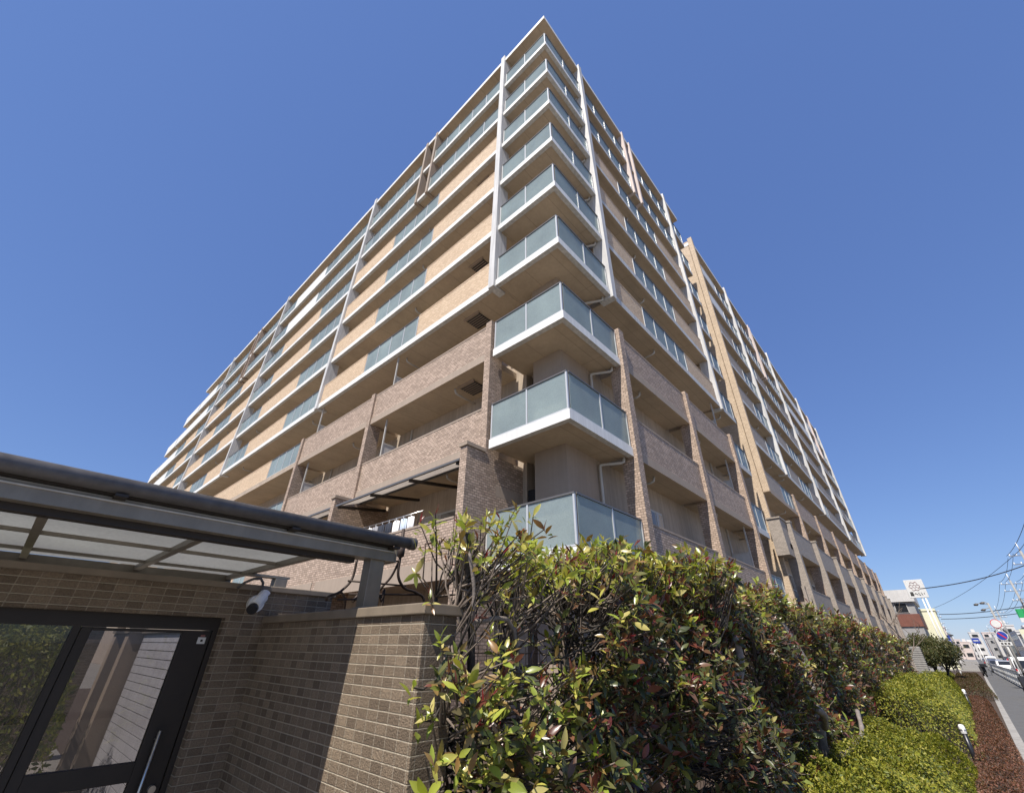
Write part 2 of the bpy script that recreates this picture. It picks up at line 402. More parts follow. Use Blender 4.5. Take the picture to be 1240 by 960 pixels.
def pipe(side, u, dep, zs, bal):
    m_ = MB(); z = zs - ST - .16
    m_.tube([side.pt(u, dep - .02, z), side.pt(u, dep * .45, z), side.pt(u, dep * .36, z + .03), side.pt(u, dep * .33, z + .17)], .035, win_frame, 7)
    ap(m_, 'drain_pipe', bal)
def divider(side, u, d0, d1, zs, zt, bal):
    m_ = MB(); side.box(m_, u - .012, u + .012, d0 + .06, d1 - .06, zs + .1, zs + 1.75, lightwall)
    for a, b, z0, z1 in ((d0 + .02, d0 + .07, zs, zt), (d1 - .07, d1 - .02, zs, zt), (d0 + .07, d1 - .07, zs + 1.75, zs + 1.8), (d0 + .07, d1 - .07, zs + .04, zs + .1)):
        side.box(m_, u - .025, u + .025, a, b, z0, z1, win_frame)
    ap(m_, 'balcony_divider', bal)
FASC = {'white': white, 'brown': bandpaint, 'grey': grey_tile, 'tan': wallpaint, 'pale': white_gray}  # pale: white fascia greyed in colour for the shaded street side
SEG = {'P': tan_tile, 'B': brown_tile, 'W': white, 'S': grey_tile}
def bay(side, n, u0, u1, segs, fascia='white', d0=0.0, dep=None, div=None, pip=True, small=False, parn=0.0):
    dep = dep if dep is not None else (DL if side.left else DR)
    zs, zt = Z[n], RT[n]
    m_ = MB(); fm = FASC[fascia]
    side.box(m_, u0, u1, d0 + .14, dep + .05, zs - ST + .03, zs, soffit, bottom=soffit)
    side.box(m_, u0, u1, d0 - .02, d0 + .14, zs - ST, zs + .012, fm, bottom=soffit if fascia != 'white' else white_gray)
    b = ap(m_, 'balcony')
    for k, a0, a1 in segs:
        if k == 'G': railing(side, a0, a1, d0, zs + .012, zt, b)
        else: parapet(side, a0, a1, d0 + parn, zs + .012, zt, b, SEG[k])
    window_row(side, u0 + .3, u1 - .3, dep, zs, b, small)
    if pip:
        for k, a0, a1 in segs:
            if k == 'G' or len(segs) == 1: pipe(side, a0 + (a1 - a0) * .3, dep, zs, b)
    if div: divider(side, div, d0 + .15, dep, zs, Z[n + 1] - ST, b)
    return b

# main body
m_ = MB()
m_.box(XL + DL, 20.9, 7.32, 59.6, 0, 29.4, wallpaint)
m_.box(9.3, 22.75, YR + DR, 20.0, 0, 29.38, wallpaint)
m_.box(22.75, 26.2, 9.0, 19.0, 0, 29.36, wallpaint)
m_.box(25.95, 70.2, YR + DR, 19.5, 0, 29.37, wallpaint)
m_.box(XL + DL, 20.0, 59.6, 65.6, 0, 26.4, wallpaint)
m_.box(XL + DL, 19.9, 65.6, 70.8, 0, 23.5, wallpaint)
m_.box(XL + DL, 19.8, 70.8, 75.4, 0, 20.7, wallpaint)
m_.box(70.2, 75.0, YR + DR, 19.0, 0, 11.4, wallpaint)
ap(m_, 'wall')
ap(MB().box(8.2, 9.6, 5.70, 6.75, 0, 29.4, pillarpaint), 'corner_pillar')
# roof
m_ = MB()
def rim(mb, poly, z0, z1): mb.prism(poly, z0, z1, white, bottom=soffit)
rim(m_, [(XL - .05, YR - .05), (23.0, YR - .05), (23.0, 20.0), (20.5, 20.0), (20.5, 60.2), (XL - .05, 60.2)], 29.42, 29.72)
rim(m_, [(25.7, YR - .04), (70.4, YR - .04), (70.4, 20), (25.7, 20)], 29.41, 29.71)
ap(m_, 'roof')
m_ = MB()
rim(m_, [(XL - .03, 60.25), (20.0, 60.25), (20.0, 66.3), (XL - .03, 66.3)], 26.45, 26.75)
rim(m_, [(XL - .03, 66.35), (19.9, 66.35), (19.9, 71.4), (XL - .03, 71.4)], 23.6, 23.9)
rim(m_, [(XL - .03, 71.45), (19.8, 71.45), (19.8, 76.0), (XL - .03, 76.0)], 20.85, 21.15)
m_.box(XL - .02, XL + .1, 60.25, 66.3, 26.76, 27.8, white); m_.box(XL - .02, XL + .1, 66.35, 71.4, 23.91, 24.95, white); m_.box(XL - .02, XL + .1, 71.45, 76.0, 21.16, 22.2, white)
m_.box(XL + .1, 18, 66.2, 66.3, 26.76, 27.8, white); m_.box(XL + .1, 18, 71.3, 71.4, 23.91, 24.95, white)
ap(m_, 'roof_terrace')

# corner balconies
for n in range(2, 11):
    m_ = MB(); zs = Z[n]
    m_.prism([(XL + .14, YR + .14), (10.06, YR + .14), (10.06, 6.3), (9.5, 6.3), (8.62, 7.42), (XL + .14, 7.42)], zs - ST + .03, zs, soffit)
    m_.prism([(XL - .02, YR - .02), (10.06, YR - .02), (10.06, YR + .14), (XL + .14, YR + .14), (XL + .14, 7.42), (XL - .02, 7.42)], zs - ST, zs + .012, white, bottom=white_gray)
    b = ap(m_, 'corner_balcony')
    railing(LFT, YR + .02, 7.40, 0.0, zs + .012, RT[n], b, 1.3, True, True)
    railing(RGT, XL + .075, 10.02, 0.0, zs + .012, RT[n], b, 1.47, False, True)
    # drain pipe in two runs
    pm = MB(); zz = zs - ST - .13; zb = (Z[n - 1] if n > 2 else 0.0)
    pm.tube([(10.0, 5.05, zz + .16), (10.0, 5.07, zz + .03), (9.97, 5.12, zz), (9.72, 5.60, zz), (9.68, 5.63, zz - .03), (9.67, 5.63, zz - .12), (9.67, 5.63, zb + .02)], .042, win_frame, 8)
    ap(pm, 'drain_pipe', b)
    wm = MB(); wm.box(8.50, 8.54, 6.9, 7.25, zs + .1, zs + 2.0, win_glass); ap(wm, 'window', b)

# courtyard facade
CL = [7.58, 20.45, 35.40, 50.0]
for n in range(5, 11):
    if n >= 9:
        segs = [('G', 7.75, 13.28), ('G', 14.4, 20.28)]
    else:
        segs = [('P', 7.72, 12.0), ('G', 12.03, 16.0), ('P', 16.03, 20.3)]
    bay(LFT, n, 7.43, 20.44, segs)
for n in (3, 4):
    bay(LFT, n, 7.75, 14.28, [('B', 7.76, 14.27)], 'brown', div=13.4)
    bay(LFT, n, 14.52, 20.88, [('B', 14.53, 20.87)], 'brown', div=20.1)
for n in range(2, 11):
    if n >= 9: segs = [('G', 20.62, 27.0), ('W', 27.03, 32.4), ('G', 32.43, 35.25)]
    elif n >= 5: segs = [('G', 20.62, 25.0), ('P', 25.03, 31.2), ('G', 31.23, 35.25)]
    else: segs = [('G', 21.15, 25.0), ('P', 25.03, 35.3)]
    bay(LFT, n, 20.46 if n >= 5 else 21.12, 35.42, segs, 'white' if n >= 5 else 'tan')
for n in range(2, 11):
    if n >= 9: segs = [('G', 35.6, 41.6), ('G', 42.8, 49.8)]
    else: segs = [('P', 35.6, 40.3), ('G', 40.33, 44.6), ('P', 44.63, 49.85)]
    bay(LFT, n, 35.44, 50.02, segs, 'white' if n >= 4 else 'tan')
for n in range(4, 11):
    e = {10: 60.1, 9: 66.2}.get(n, 71.3 if n == 8 else 75.9)
    if n >= 9: segs = [('G', 50.2, 53.5), ('W', 53.53, e)]
    else: segs = [('G', 50.2, 54.0), ('P', 54.03, 58.5), ('G', 58.53, 62.3), ('W' if n >= 7 else 'P', 62.33, e)]
    bay(LFT, n, 50.04, e + .05, segs, 'white')
# pilasters
def pil(side, u, w, d0, d1, z0, z1, mt, name='pilaster', cap=None):
    m_ = MB(); side.box(m_, u - w / 2, u + w / 2, d0, d1, z0, z1, mt)
    if cap: side.box(m_, u - w / 2 - .03, u + w / 2 + .03, d0 - .03, d1 + .03, z1 + .002, z1 + .09, cap)
    return ap(m_, name)
for u in CL: pil(LFT, u, .26, -.12, .46, Z[5] - ST - .05 if u < 30 else (Z[5] - .3), 29.95, pilaster_white)
for u in (13.36, 14.34, 41.7, 42.7): pil(LFT, u, .17, -.10, .5, Z[9] - ST - .08, 29.76, brown_tile if u > 20 else pillarpaint, 'twin_pilaster')
for u in (7.60, 14.40, 21.0): pil(LFT, u, .24, -.08, .45, 0, RT[4] + .06, brown_tile)
pil(LFT, 35.4, .24, -.08, .45, 0, RT[4] - .5, wallpaint); pil(LFT, 50.0, .24, -.08, .45, 0, RT[4] - .5, wallpaint)
# soffit hatches near the corner
for n in (4, 5, 6, 8):
    m_ = MB(); zs = Z[n] - ST
    m_.box(7.62, 8.28, 8.85, 9.55, zs - .012, zs + .02, black_pl); m_.box(7.58, 7.64, 8.80, 9.60, zs - .03, zs + .02, pillarpaint)
    for i in range(6): m_.box(7.66 + i * .1, 7.69 + i * .1, 8.87, 9.53, zs - .02, zs - .013, pillarpaint)
    ap(m_, 'ceiling_hatch')
# second-floor terraces that stand out from the courtyard facade
for u0, u1 in ((7.76, 14.26), (14.52, 20.9)):
    zs, zt = Z[2], 4.42
    m_ = MB(); m_.box(6.55, XL + DL, u0, u1, zs - .22, zs, soffit); m_.box(6.38, 6.55, u0, u1, zs - .42, zs + .01, bandpaint, bottom=soffit)
    b = ap(m_, 'terrace')
    m2 = MB(); m2.box(6.40, 6.56, u0, u1, zs + .012, zt, brown_tile); m2.box(6.385, 6.575, u0, u1, zt, zt + .05, bandpaint); ap(m2, 'parapet', b)
    window_row(LFT, u0 + .3, u1 - .3, DL, zs, b)
    # pergola roof over the terrace
    pg = MB(); pg.box(6.42, 6.48, u0, u1 - .1, 5.89, 5.95, alu_dark); pg.box(7.28, 7.34, u0, u1 - .1, 6.17, 6.23, alu_dark)
    ap(pg, 'pergola_frame', b)
    gp = MB(); gp.extrude([(6.485, u0, 5.93), (7.275, u0, 6.21), (7.275, u0, 6.218), (6.485, u0, 5.938)], (0, u1 - u0 - .1, 0), pergola_glass); ap(gp, 'pergola_panel', b)
    k = 4
    for i in range(k):
        pg = MB()
        y = u0 + .12 + i * (u1 - u0 - .35) / (k - 1)
        pg.extrude([(6.49, y, 5.84), (8.3, y, 6.10), (8.3, y, 6.18), (6.49, y, 5.92)], (0, .1, 0), dark_frame); ap(pg, 'pergola_rafter', b)
for u in (7.60, 14.39):
    m_ = MB(); m_.box(6.40, XL + DL + .05, u - .125, u + .125, 4.40, 6.22, brown_tile); m_.box(6.40, 7.0, u - .125, u + .125, 0, 4.398, brown_tile)
    m_.box(6.36, XL - .1, u - .16, u + .16, 6.222, 6.32, pillarpaint); m_.box(XL + .34, XL + DL, u - .126, u + .126, 5.15, 5.42, bandpaint)
    ap(m_, 'fin_wall')
m_ = MB(); m_.box(6.42, 6.6, 20.9, 21.14, 0, 6.1, brown_tile); ap(m_, 'fin_wall')
for bb in ((6.46, 6.6, 9.2, 14.2, 0, 1.15), (6.46, 6.6, 14.55, 20.9, 0, 1.15), (7.2, 9.9, 5.02, 5.14, 0, 1.4)): ap(MB().box(*bb, brown_tile), 'garden_parapet')

# street facade
for n in range(5, 11):
    segs = [('G', 10.38, 14.72), ('G', 15.86, 20.42)] if n >= 9 else [('P', 10.55, 12.75), ('G', 12.78, 16.85), ('P', 16.88, 20.42)]
    bay(RGT, n, 10.3, 20.58, segs, 'pale', parn=.02)
for n in (2, 3, 4):
    bay(RGT, n, 10.42, 15.28, [('B', 10.43, 15.27)], 'brown', small=True)
    bay(RGT, n, 15.58, 20.48, [('B', 15.59, 20.47)], 'brown', div=19.8, small=True)
for n in range(2, 11):
    bay(RGT, n, 20.78, 22.98, [('G', 20.8, 22.93)], 'pale', small=True)
for u, z0, w in ((10.2, 12.25, .26), (20.68, 12.25, .24)): pil(RGT, u, w, -.12, .42, z0, 29.95, pilaster_white)
for u in (14.85, 15.72): pil(RGT, u, .16, -.12, .36, Z[9] - ST - .08, 29.76, pinkwall, 'twin_pilaster')
for u in (10.22, 15.43, 20.63): pil(RGT, u, .30, -.12, .36, 0, RT[4] + .08, brown_tile)
# second block along the street
m_ = MB(); m_.box(25.68, 25.96, YR - .1, YR + .22, 9.3, 30.1, ochre_tile); m_.box(25.72, 25.98, YR + .26, 9.2, 0, 29.9, ochre_tile); ap(m_, 'end_wall')
BK = [(26.0, 32.86), (33.16, 45.86), (46.16, 70.25)]
for n in range(2, 11):
    for q, (a, c) in enumerate(BK):
        if n >= 5:
            w = 'W' if n >= 9 else 'S'
            if q == 0: segs = [(w, a, 29.6), ('G', 29.63, c)]
            elif q == 1: segs = [('G', a, 39.4), ('G', 39.9, c)] if n >= 9 else [('G', a, 35.0), ('S', 35.03, 38.4), ('G', 38.43, 42), ('S', 42.03, c)]
            else: segs = [('G', a, 49), (w, 49.03, 58.8), ('G', 59.1, 62), (w, 62.03, 66), ('G', 66.03, 70.2)]
            bay(RGT, n, a - .1, c + .1, segs, 'pale', pip=q < 2, parn=.02, small=True)
        else:
            kk = 'B' if n == 4 else 'S'
            dd = 0 if n == 4 else -.2
            if n == 4 and q == 0: segs = [('S', a, 29.6), ('G', 29.63, c - .2)]
            else: segs = [(kk, a + .2, c)]
            bay(RGT, n, a - .1, c + .15 + (4.6 if q == 2 else 0), segs if q < 2 else [(kk, a, c + 4.6)], 'brown' if n == 4 else 'grey', d0=dd, pip=q < 2, small=True)
for u in (33.0, 46.0, 59.0, 70.4): pil(RGT, u, .28, -.14, .42, Z[5] - ST - .06, 30.0, pilaster_white)
for u in (39.4, 39.9, 64.6, 65.1): pil(RGT, u, .16, -.12, .3, Z[9] - ST - .08, 29.76, pinkwall, 'twin_pilaster')
for u in (32.7, 39.5, 46.1, 52.5, 59.0, 65.0, 71.0, 74.6): pil(RGT, u, .30, -.1, .36, 4, RT[4] + .08, brown_tile)
for u in (26.6, 32.8, 39.6, 46.2, 52.7, 59.2, 65.2, 71.2, 74.9): pil(RGT, u, .34, -.42, .2, 0, RT[3] + .02, grey_tile, cap=grey_tile)
m_ = MB(); m_.box(25.15, 26.3, YR - .22, YR + .35, 5.95, 7.72, grey_tile); m_.box(25.1, 26.35, YR - .27, YR + .4, 7.722, 7.8, grey_tile); ap(m_, 'parapet_pier')

def ac_unit(side, u, d, z, n):
    t = thing('ac_unit', AC[n], 'air conditioner', side.pt(u, d, z), 0, 'air conditioner units on the balconies'); m_ = MB(); s_ = side
    s_.box(m_, u - .39, u + .39, d - .14, d + .14, z + .03, z + .62, white_gray); m_.build('casing', t, .012, offset=tuple(t.location))
    m_ = MB(); s_.box(m_, u - .32, u + .14, d - .152, d - .141, z + .08, z + .56, black_pl); m_.build('fan_grille', t, offset=tuple(t.location))
AC = ['air conditioner unit on the lower tiled balcony left of the corner', 'air conditioner unit on the upper tiled balcony left of the corner']
for n_, f_ in enumerate((3, 4)): ac_unit(LFT, 12.2, 1.1, Z[f_] + .55, n_)
# ------------------------------------------------------------------ laundry on the terrace
pole = MB(); pole.tube([(6.78, 9.55, 5.0), (6.78, 12.9, 5.0)], .018, steel, 8)
for y in (9.9, 12.6): pole.tube([(6.78, y, 5.02), (6.9, y, 5.0), (6.9, y, 4.2)], .014, steel, 6)
tag(pole.build('laundry_pole'), 'silver laundry pole above the brown tiled terrace parapet', 'laundry pole')
gl = ['white towel hanging nearest the right end of the laundry pole', 'pale blue cloth hanging second from the right on the laundry pole', 'white shirt hanging in the middle of the laundry pole', 'dark navy garment hanging beside the white shirt on the laundry pole', 'black trousers hanging between two dark garments on the laundry pole', 'grey cloth hanging near the left end of the laundry pole', 'small white towel hanging at the left end of the laundry pole']
gm = [0, 2, 0, 1, 1, 3, 0]
for i in range(7):
    y0 = 9.95 + i * .36; g = MB(); w = .3; h = .55 + .08 * (i % 3); N = 8
    for a in range(N):
        def pt(k, z): u = y0 + w * k / N; return (6.78 + .03 * math.sin(k * 1.7 + i), u, z)
        g.face([pt(a, 4.95 - .03 * abs(a - N / 2) / 4), pt(a + 1, 4.95 - .03 * abs(a + 1 - N / 2) / 4), pt(a + 1, 4.95 - h), pt(a, 4.95 - h)], cloth_mats[gm[i]], True)
    g.tube([(6.78, y0 + w / 2, 5.02), (6.78, y0 + w / 2, 4.90)], .012, cam_white, 5)
    o = g.build('hanging_garment'); sm = o.modifiers.new('thick', 'SOLIDIFY'); sm.thickness = .012
    tag(o, gl[i], 'laundry', 'laundry on the terrace pole')
# ------------------------------------------------------------------ gate walls
DWY = 4.33
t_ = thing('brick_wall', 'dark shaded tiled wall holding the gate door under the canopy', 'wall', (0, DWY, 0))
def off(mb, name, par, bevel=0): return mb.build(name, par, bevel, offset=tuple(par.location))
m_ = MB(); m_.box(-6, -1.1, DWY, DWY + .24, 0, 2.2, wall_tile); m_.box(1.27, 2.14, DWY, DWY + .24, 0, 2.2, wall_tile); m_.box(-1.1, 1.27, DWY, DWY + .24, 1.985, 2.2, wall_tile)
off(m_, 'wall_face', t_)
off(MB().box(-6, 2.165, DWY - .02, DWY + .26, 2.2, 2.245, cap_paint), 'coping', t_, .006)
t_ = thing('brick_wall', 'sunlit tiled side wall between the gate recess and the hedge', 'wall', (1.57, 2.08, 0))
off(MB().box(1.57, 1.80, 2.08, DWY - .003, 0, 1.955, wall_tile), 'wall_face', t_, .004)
off(MB().box(1.545, 1.825, 2.055, DWY - .022, 1.955, 2.01, cap_paint), 'coping', t_, .006)
# ------------------------------------------------------------------ gate door
DY = 4.45
t_ = thing('gate_door', 'dark framed glass gate door with long steel pull handle', 'door', (.85, DY, 0))
m_ = MB()
m_.box(-1.1, 1.27, DY - .03, DY + .06, 1.895, 1.985, dark_frame); m_.box(1.235, 1.27, DY - .03, DY + .06, 0, 1.895, dark_frame); m_.box(-1.1, -1.04, DY - .03, DY + .06, 0, 1.895, dark_frame); m_.box(.385, .425, DY - .03, DY + .06, 0, 1.895, dark_frame)
off(m_, 'frame', t_)
m_ = MB()
m_.box(.43, .49, DY - .02, DY + .03, .03, 1.89, dark_frame); m_.box(1.035, 1.23, DY - .02, DY + .03, .03, 1.89, dark_frame)
for z0, z1 in ((1.872, 1.89), (.995, 1.10), (.03, .16)): m_.box(.49, 1.035, DY - .019, DY + .029, z0, z1, dark_frame)
off(m_, 'door_leaf', t_, .003)
def clearglass(name):
    mt, t, p = newmat(name); N = t.nodes; Lk = t.links
    gl_ = N.new('ShaderNodeBsdfGlossy'); gl_.inputs['Roughness'].default_value = .01
    tp = N.new('ShaderNodeBsdfTransparent'); tp.inputs[0].default_value = (.55, .54, .55, 1)
    fr = N.new('ShaderNodeFresnel'); fr.inputs[0].default_value = 1.5
    mx = N.new('ShaderNodeMixShader'); Lk.new(fr.outputs[0], mx.inputs[0]); Lk.new(tp.outputs[0], mx.inputs[1]); Lk.new(gl_.outputs[0], mx.inputs[2])
    Lk.new(mx.outputs[0], N['Material Output'].inputs[0]); return mt
clear = clearglass('tinted_glass')
off(MB().box(.488, 1.037, DY, DY + .008, 1.098, 1.874, clear), 'glass_pane', t_)
off(MB().box(.488, 1.037, DY, DY + .008, .158, .997, clear), 'glass_pane', t_)
off(MB().box(-1.042, .387, DY, DY + .008, .1, 1.897, clear), 'side_glass', t_)
m_ = MB(); m_.tube([(1.10, DY - .02, 1.22), (1.10, DY - .075, 1.22)], .008, steel, 8); m_.tube([(1.10, DY - .02, .6), (1.10, DY - .075, .6)], .008, steel, 8); m_.tube([(1.10, DY - .075, 1.27), (1.10, DY - .075, .55)], .011, steel, 10)
off(m_, 'handle', t_)
off(MB().lathe([(.022, -.045), (.022, -.02), (.03, -.018)], (1.18, DY, .94), steel, 14, 'y'), 'lock', t_)
m_ = MB(); m_.box(1.15, 1.205, DY - .0235, DY - .0205, 1.80, 1.845, line_white); m_.box(1.17, 1.186, DY - .0265, DY - .0236, 1.815, 1.83, inkdark)
m_.box(1.163, 1.193, DY - .0237, DY - .0205, 1.848, 1.862, inkred)
off(m_, 'sticker', t_)
# ------------------------------------------------------------------ canopy over the gate
t_ = thing('entrance_canopy', 'bronze metal canopy with milky panels over the gate recess', 'canopy', (0, 2.87, 0))
m_ = MB(); m_.tube([(-6, 2.74, 2.447), (-1.5, 2.74, 2.449), (1.88, 2.74, 2.457)], .0385, gutter_met, 20); m_.lathe([(.040, 1.85), (.044, 1.86), (.044, 1.90), (.034, 1.905)], (0, 2.74, 2.457), gutter_met, 20, 'x'); off(m_, 'gutter_pipe', t_)
for x in (-3.9, -2.2, -.62, .16, 1.0, 1.72): off(MB().box(x, x + .05, 2.715, 2.80, 2.40, 2.412, dark_frame), 'gutter_bracket', t_)
m_ = MB(); m_.box(-6, 1.79, 2.80, 2.94, 2.325, 2.40, canopy_alu); m_.box(-6, 1.78, 2.815, 2.93, 2.40, 2.411, white_gray); m_.box(-6, 1.78, 2.79, 2.80, 2.385, 2.391, white_gray); m_.box(1.79, 1.80, 2.795, 2.945, 2.32, 2.412, canopy_alu); m_.box(-6, 1.52, 2.87, 2.938, 2.292, 2.324, dark_frame); m_.box(-6, 1.74, 2.762, 2.86, 2.412, 2.428, dark_frame); off(m_, 'front_beam', t_)
m_ = MB(); m_.box(-6, 1.50, 2.942, 3.06, 2.318, 2.391, dark_frame); m_.box(-6, 1.45, 5.15, 5.22, 2.33, 2.39, canopy_alu); off(m_, 'panel_frame', t_)
for x in (-4.3, -3.58, -2.86, -2.14, -1.42, -.73, -.035, .68, 1.42): off(MB().box(x - .022, x + .022, 3.062, 5.15, 2.352, 2.39, canopy_alu), 'rafter', t_)
for y in (3.95, 4.75): off(MB().box(-6, 1.40, y - .014, y + .014, 2.366, 2.388, canopy_alu), 'purlin', t_)
off(MB().box(-6, 1.44, 3.05, 5.15, 2.392, 2.397, polycarb), 'roof_panel', t_)
for y, z0 in ((2.87, 2.012), (4.5, 2.247)):
    m_ = MB(); m_.box(1.615, 1.725, y - .05, y + .05, z0, 2.33, canopy_alu); m_.box(1.60, 1.74, y - .065, y + .065, z0, z0 + .012, canopy_alu); off(m_, 'post', t_, .004)
off(MB().box(1.36, 1.74, 4.45, 4.55, 2.331, 2.350, canopy_alu), 'cross_beam', t_)
# ------------------------------------------------------------------ security camera
t_ = thing('security_camera', 'white bullet security camera on the tiled gate wall', 'security camera', (1.42, 4.33, 2.11))
m_ = MB(); a = Vector((1.47, 4.21, 2.15)); b = Vector((1.375, 4.09, 2.055)); d = (b - a).normalized()
m_.tube([a, a.lerp(b, .1), a.lerp(b, .92), b], [.034, .043, .043, .041], cam_white, 18); off(m_, 'body', t_)
m_ = MB(); m_.tube([b - d * .002, b + d * .03], .040, black_pl, 18); off(m_, 'lens', t_)
m_ = MB(); up_ = Vector((0, 0, 1)); sd = d.cross(up_).normalized(); nn = sd.cross(d)
for k in range(7):
    t0, t1 = -1.15 + 2.3 * k / 7, -1.15 + 2.3 * (k + 1) / 7
    q = lambda t, s, r=.050: a + d * (-.02 + s * .205) + (sd * math.sin(t) + nn * math.cos(t)) * r
    m_.face([q(t0, 0), q(t1, 0), q(t1, 1), q(t0, 1)], cam_white, True)
sh = off(m_, 'sun_shield', t_); sm = sh.modifiers.new('t', 'SOLIDIFY'); sm.thickness = .004
m_ = MB(); m_.lathe([(.065, -.03), (.07, -.012), (.07, -.001)], (1.46, 4.33, 2.10), cam_white, 22, 'y'); m_.tube([(1.46, 4.31, 2.10), (1.455, 4.27, 2.10), a], .016, cam_white, 10); off(m_, 'mount', t_)
m_ = MB(); m_.tube([(1.46, 4.30, 2.15), (1.465, 4.29, 2.21), (1.455, 4.27, 2.26), (1.42, 4.25, 2.29), (1.36, 4.24, 2.28), (1.30, 4.24, 2.245), (1.26, 4.25, 2.2)], .011, gutter_met, 10); off(m_, 'conduit', t_)
# ------------------------------------------------------------------ iron trellis
m_ = MB()
def arc(pts, n=5):
    P = [Vector(p) for p in pts]; P = [P[0] * 2 - P[1]] + P + [P[-1] * 2 - P[-2]]; out = []
    for i in range(1, len(P) - 2):
        for k in range(n):
            t = k / n; a, b, c, d = P[i - 1], P[i], P[i + 1], P[i + 2]
            out.append(.5 * ((2 * b) + (c - a) * t + (2 * a - 5 * b + 4 * c - d) * t * t + (3 * b - a - 3 * c + d) * t ** 3))
    return out + [P[-2]]
Y3 = 3.0
m_.tube([(1.96, Y3, 2.62), (1.965, Y3, 2.40)], .013, iron, 8); m_.lathe([(.012, 2.40), (.028, 2.41), (.03, 2.47), (.014, 2.49)], (1.965, Y3, 0), iron, 10)
m_.tube(arc([(1.965, Y3, 2.40), (1.97, Y3, 2.27), (2.04, Y3, 2.19), (2.16, Y3, 2.165), (2.25, Y3, 2.08), (2.27, Y3, 1.6), (2.27, Y3, 0)]), .011, iron, 7)
m_.tube(arc([(1.955, Y3, 2.36), (1.94, Y3 + .05, 2.26), (1.88, Y3 + .1, 2.15), (1.84, Y3 + .1, 2.0), (1.84, Y3 + .1, 0)]), .009, iron, 7)
m_.tube(arc([(1.66, Y3 + .1, 2.36), (1.65, Y3 + .1, 2.22), (1.58, Y3 + .1, 2.13), (1.50, Y3 + .12, 2.07), (1.86, Y3 + .5, 1.98), (1.86, Y3 + .5, 0)]), .009, iron, 7)
m_.tube(arc([(1.74, Y3 + .2, 2.08), (1.80, Y3 + .2, 2.15), (1.87, Y3 + .15, 2.165), (1.92, Y3 + .1, 2.10), (1.93, Y3 + .1, 2.0), (1.93, Y3 + .1, 0)]), .011, iron, 7)
for a, b in (((1.62, Y3 + .1, 2.205), (2.05, Y3, 2.205)), ((1.84, Y3, 2.37), (1.965, Y3, 2.37)), ((1.70, Y3 + .2, 2.13), (2.2, Y3, 2.155)), ((1.58, Y3 + .12, 2.08), (1.84, Y3 + .1, 2.1))): m_.tube([a, b], .007, iron, 6)
tag(m_.build('iron_trellis'), 'curved wrought iron trellis standing behind the tiled side wall', 'trellis')
# ------------------------------------------------------------------ what one sees through the gate glass
t_ = thing('garden_fence', 'pale horizontal board fence seen through the gate glass', 'fence', (1.7, 7.5, 0))
m_ = MB()
for i in range(19): m_.box(1.70, 1.725, 6.3, 9.4, .05 + i * .098, .05 + i * .098 + .089, fence_white)
off(m_, 'board', t_)
off(MB().box(1.726, 1.77, 6.25, 9.42, 0, 1.93, alu_dark), 'post', t_); off(MB().box(1.66, 1.80, 6.2, 9.45, 1.93, 1.99, cap_paint), 'cap_rail', t_)
tag(MB().box(1.52, 1.76, 9.5, 9.75, 0, 1.93, bandpaint).box(1.49, 1.79, 9.47, 9.78, 1.932, 2.0, cap_paint).build('garden_pillar'), 'beige garden pillar beside the pale board fence behind the gate', 'pillar', 'garden pillars')
tag(MB().box(1.5, 1.74, 10.4, 10.65, 0, 1.93, bandpaint).box(1.47, 1.77, 10.37, 10.68, 1.932, 2.0, cap_paint).build('garden_pillar'), 'beige garden pillar farther back behind the gate glass', 'pillar', 'garden pillars')
tag(MB().box(-4.0, 1.6, 12.6, 12.8, 0, 2.1, wall_tile).box(-4, 1.62, 12.57, 12.83, 2.1, 2.16, cap_paint).build('boundary_wall'), 'tiled boundary wall at the end of the passage behind the gate', 'wall')
tag(MB().box(-4.2, -4.0, 4.8, 12.4, 0, 2.2, wall_tile).build('boundary_wall'), 'tiled boundary wall along the left of the passage behind the gate', 'wall')

# ------------------------------------------------------------------ foliage
def norm(a): return a / np.maximum(np.linalg.norm(a, axis=-1, keepdims=True), 1e-9)
PROF = [(0, .10), (.22, .72), (.48, 1.0), (.75, .68), (1.0, .04)]
def leaves(name, P, D, Nn, L, Wd, cols, mt, parent=None, prof=PROF, curl=.18, fold=.25):
    """one blade per row: P base, D direction, Nn normal"""
    D = norm(D); Sd = norm(np.cross(D, Nn)); U = np.cross(Sd, D)
    n = len(P); k = len(prof); V = np.zeros((n, k * 3, 3)); 
    for i, (t, w) in enumerate(prof):
        c = P + D * (L * t)[:, None] - U * (L * curl * t * t)[:, None]
        e = Sd * (Wd * .5 * w)[:, None]; lift = U * (Wd * .5 * w * fold)[:, None]
        V[:, i * 3] = c - e + lift; V[:, i * 3 + 1] = c; V[:, i * 3 + 2] = c + e + lift
    q = []
    for i in range(k - 1):
        a = i * 3; q += [(a, a + 1, a + 4, a + 3), (a + 1, a + 2, a + 5, a + 4)]
    F = (np.array(q)[None] + (np.arange(n) * k * 3)[:, None, None]).reshape(-1, 4)
    C = np.repeat(cols[:, None], k * 3, 1).reshape(-1, 3)
    return meshnp(name, V.reshape(-1, 3), F, C, mt, parent, True)
G_D = np.array([[.065, .078, .026], [.095, .105, .035], [.05, .064, .026], [.13, .128, .042], [.07, .085, .034], [.14, .075, .045], [.12, .10, .05]])
G_Y = np.array([[.31, .34, .055], [.40, .37, .08], [.25, .30, .05], [.43, .37, .13], [.19, .22, .045]])  # young yellow-green leaves, brightened in colour to read as sunlit
G_R = np.array([[.14, .014, .02], [.20, .03, .03], [.11, .022, .02], [.24, .09, .06], [.17, .06, .04]])
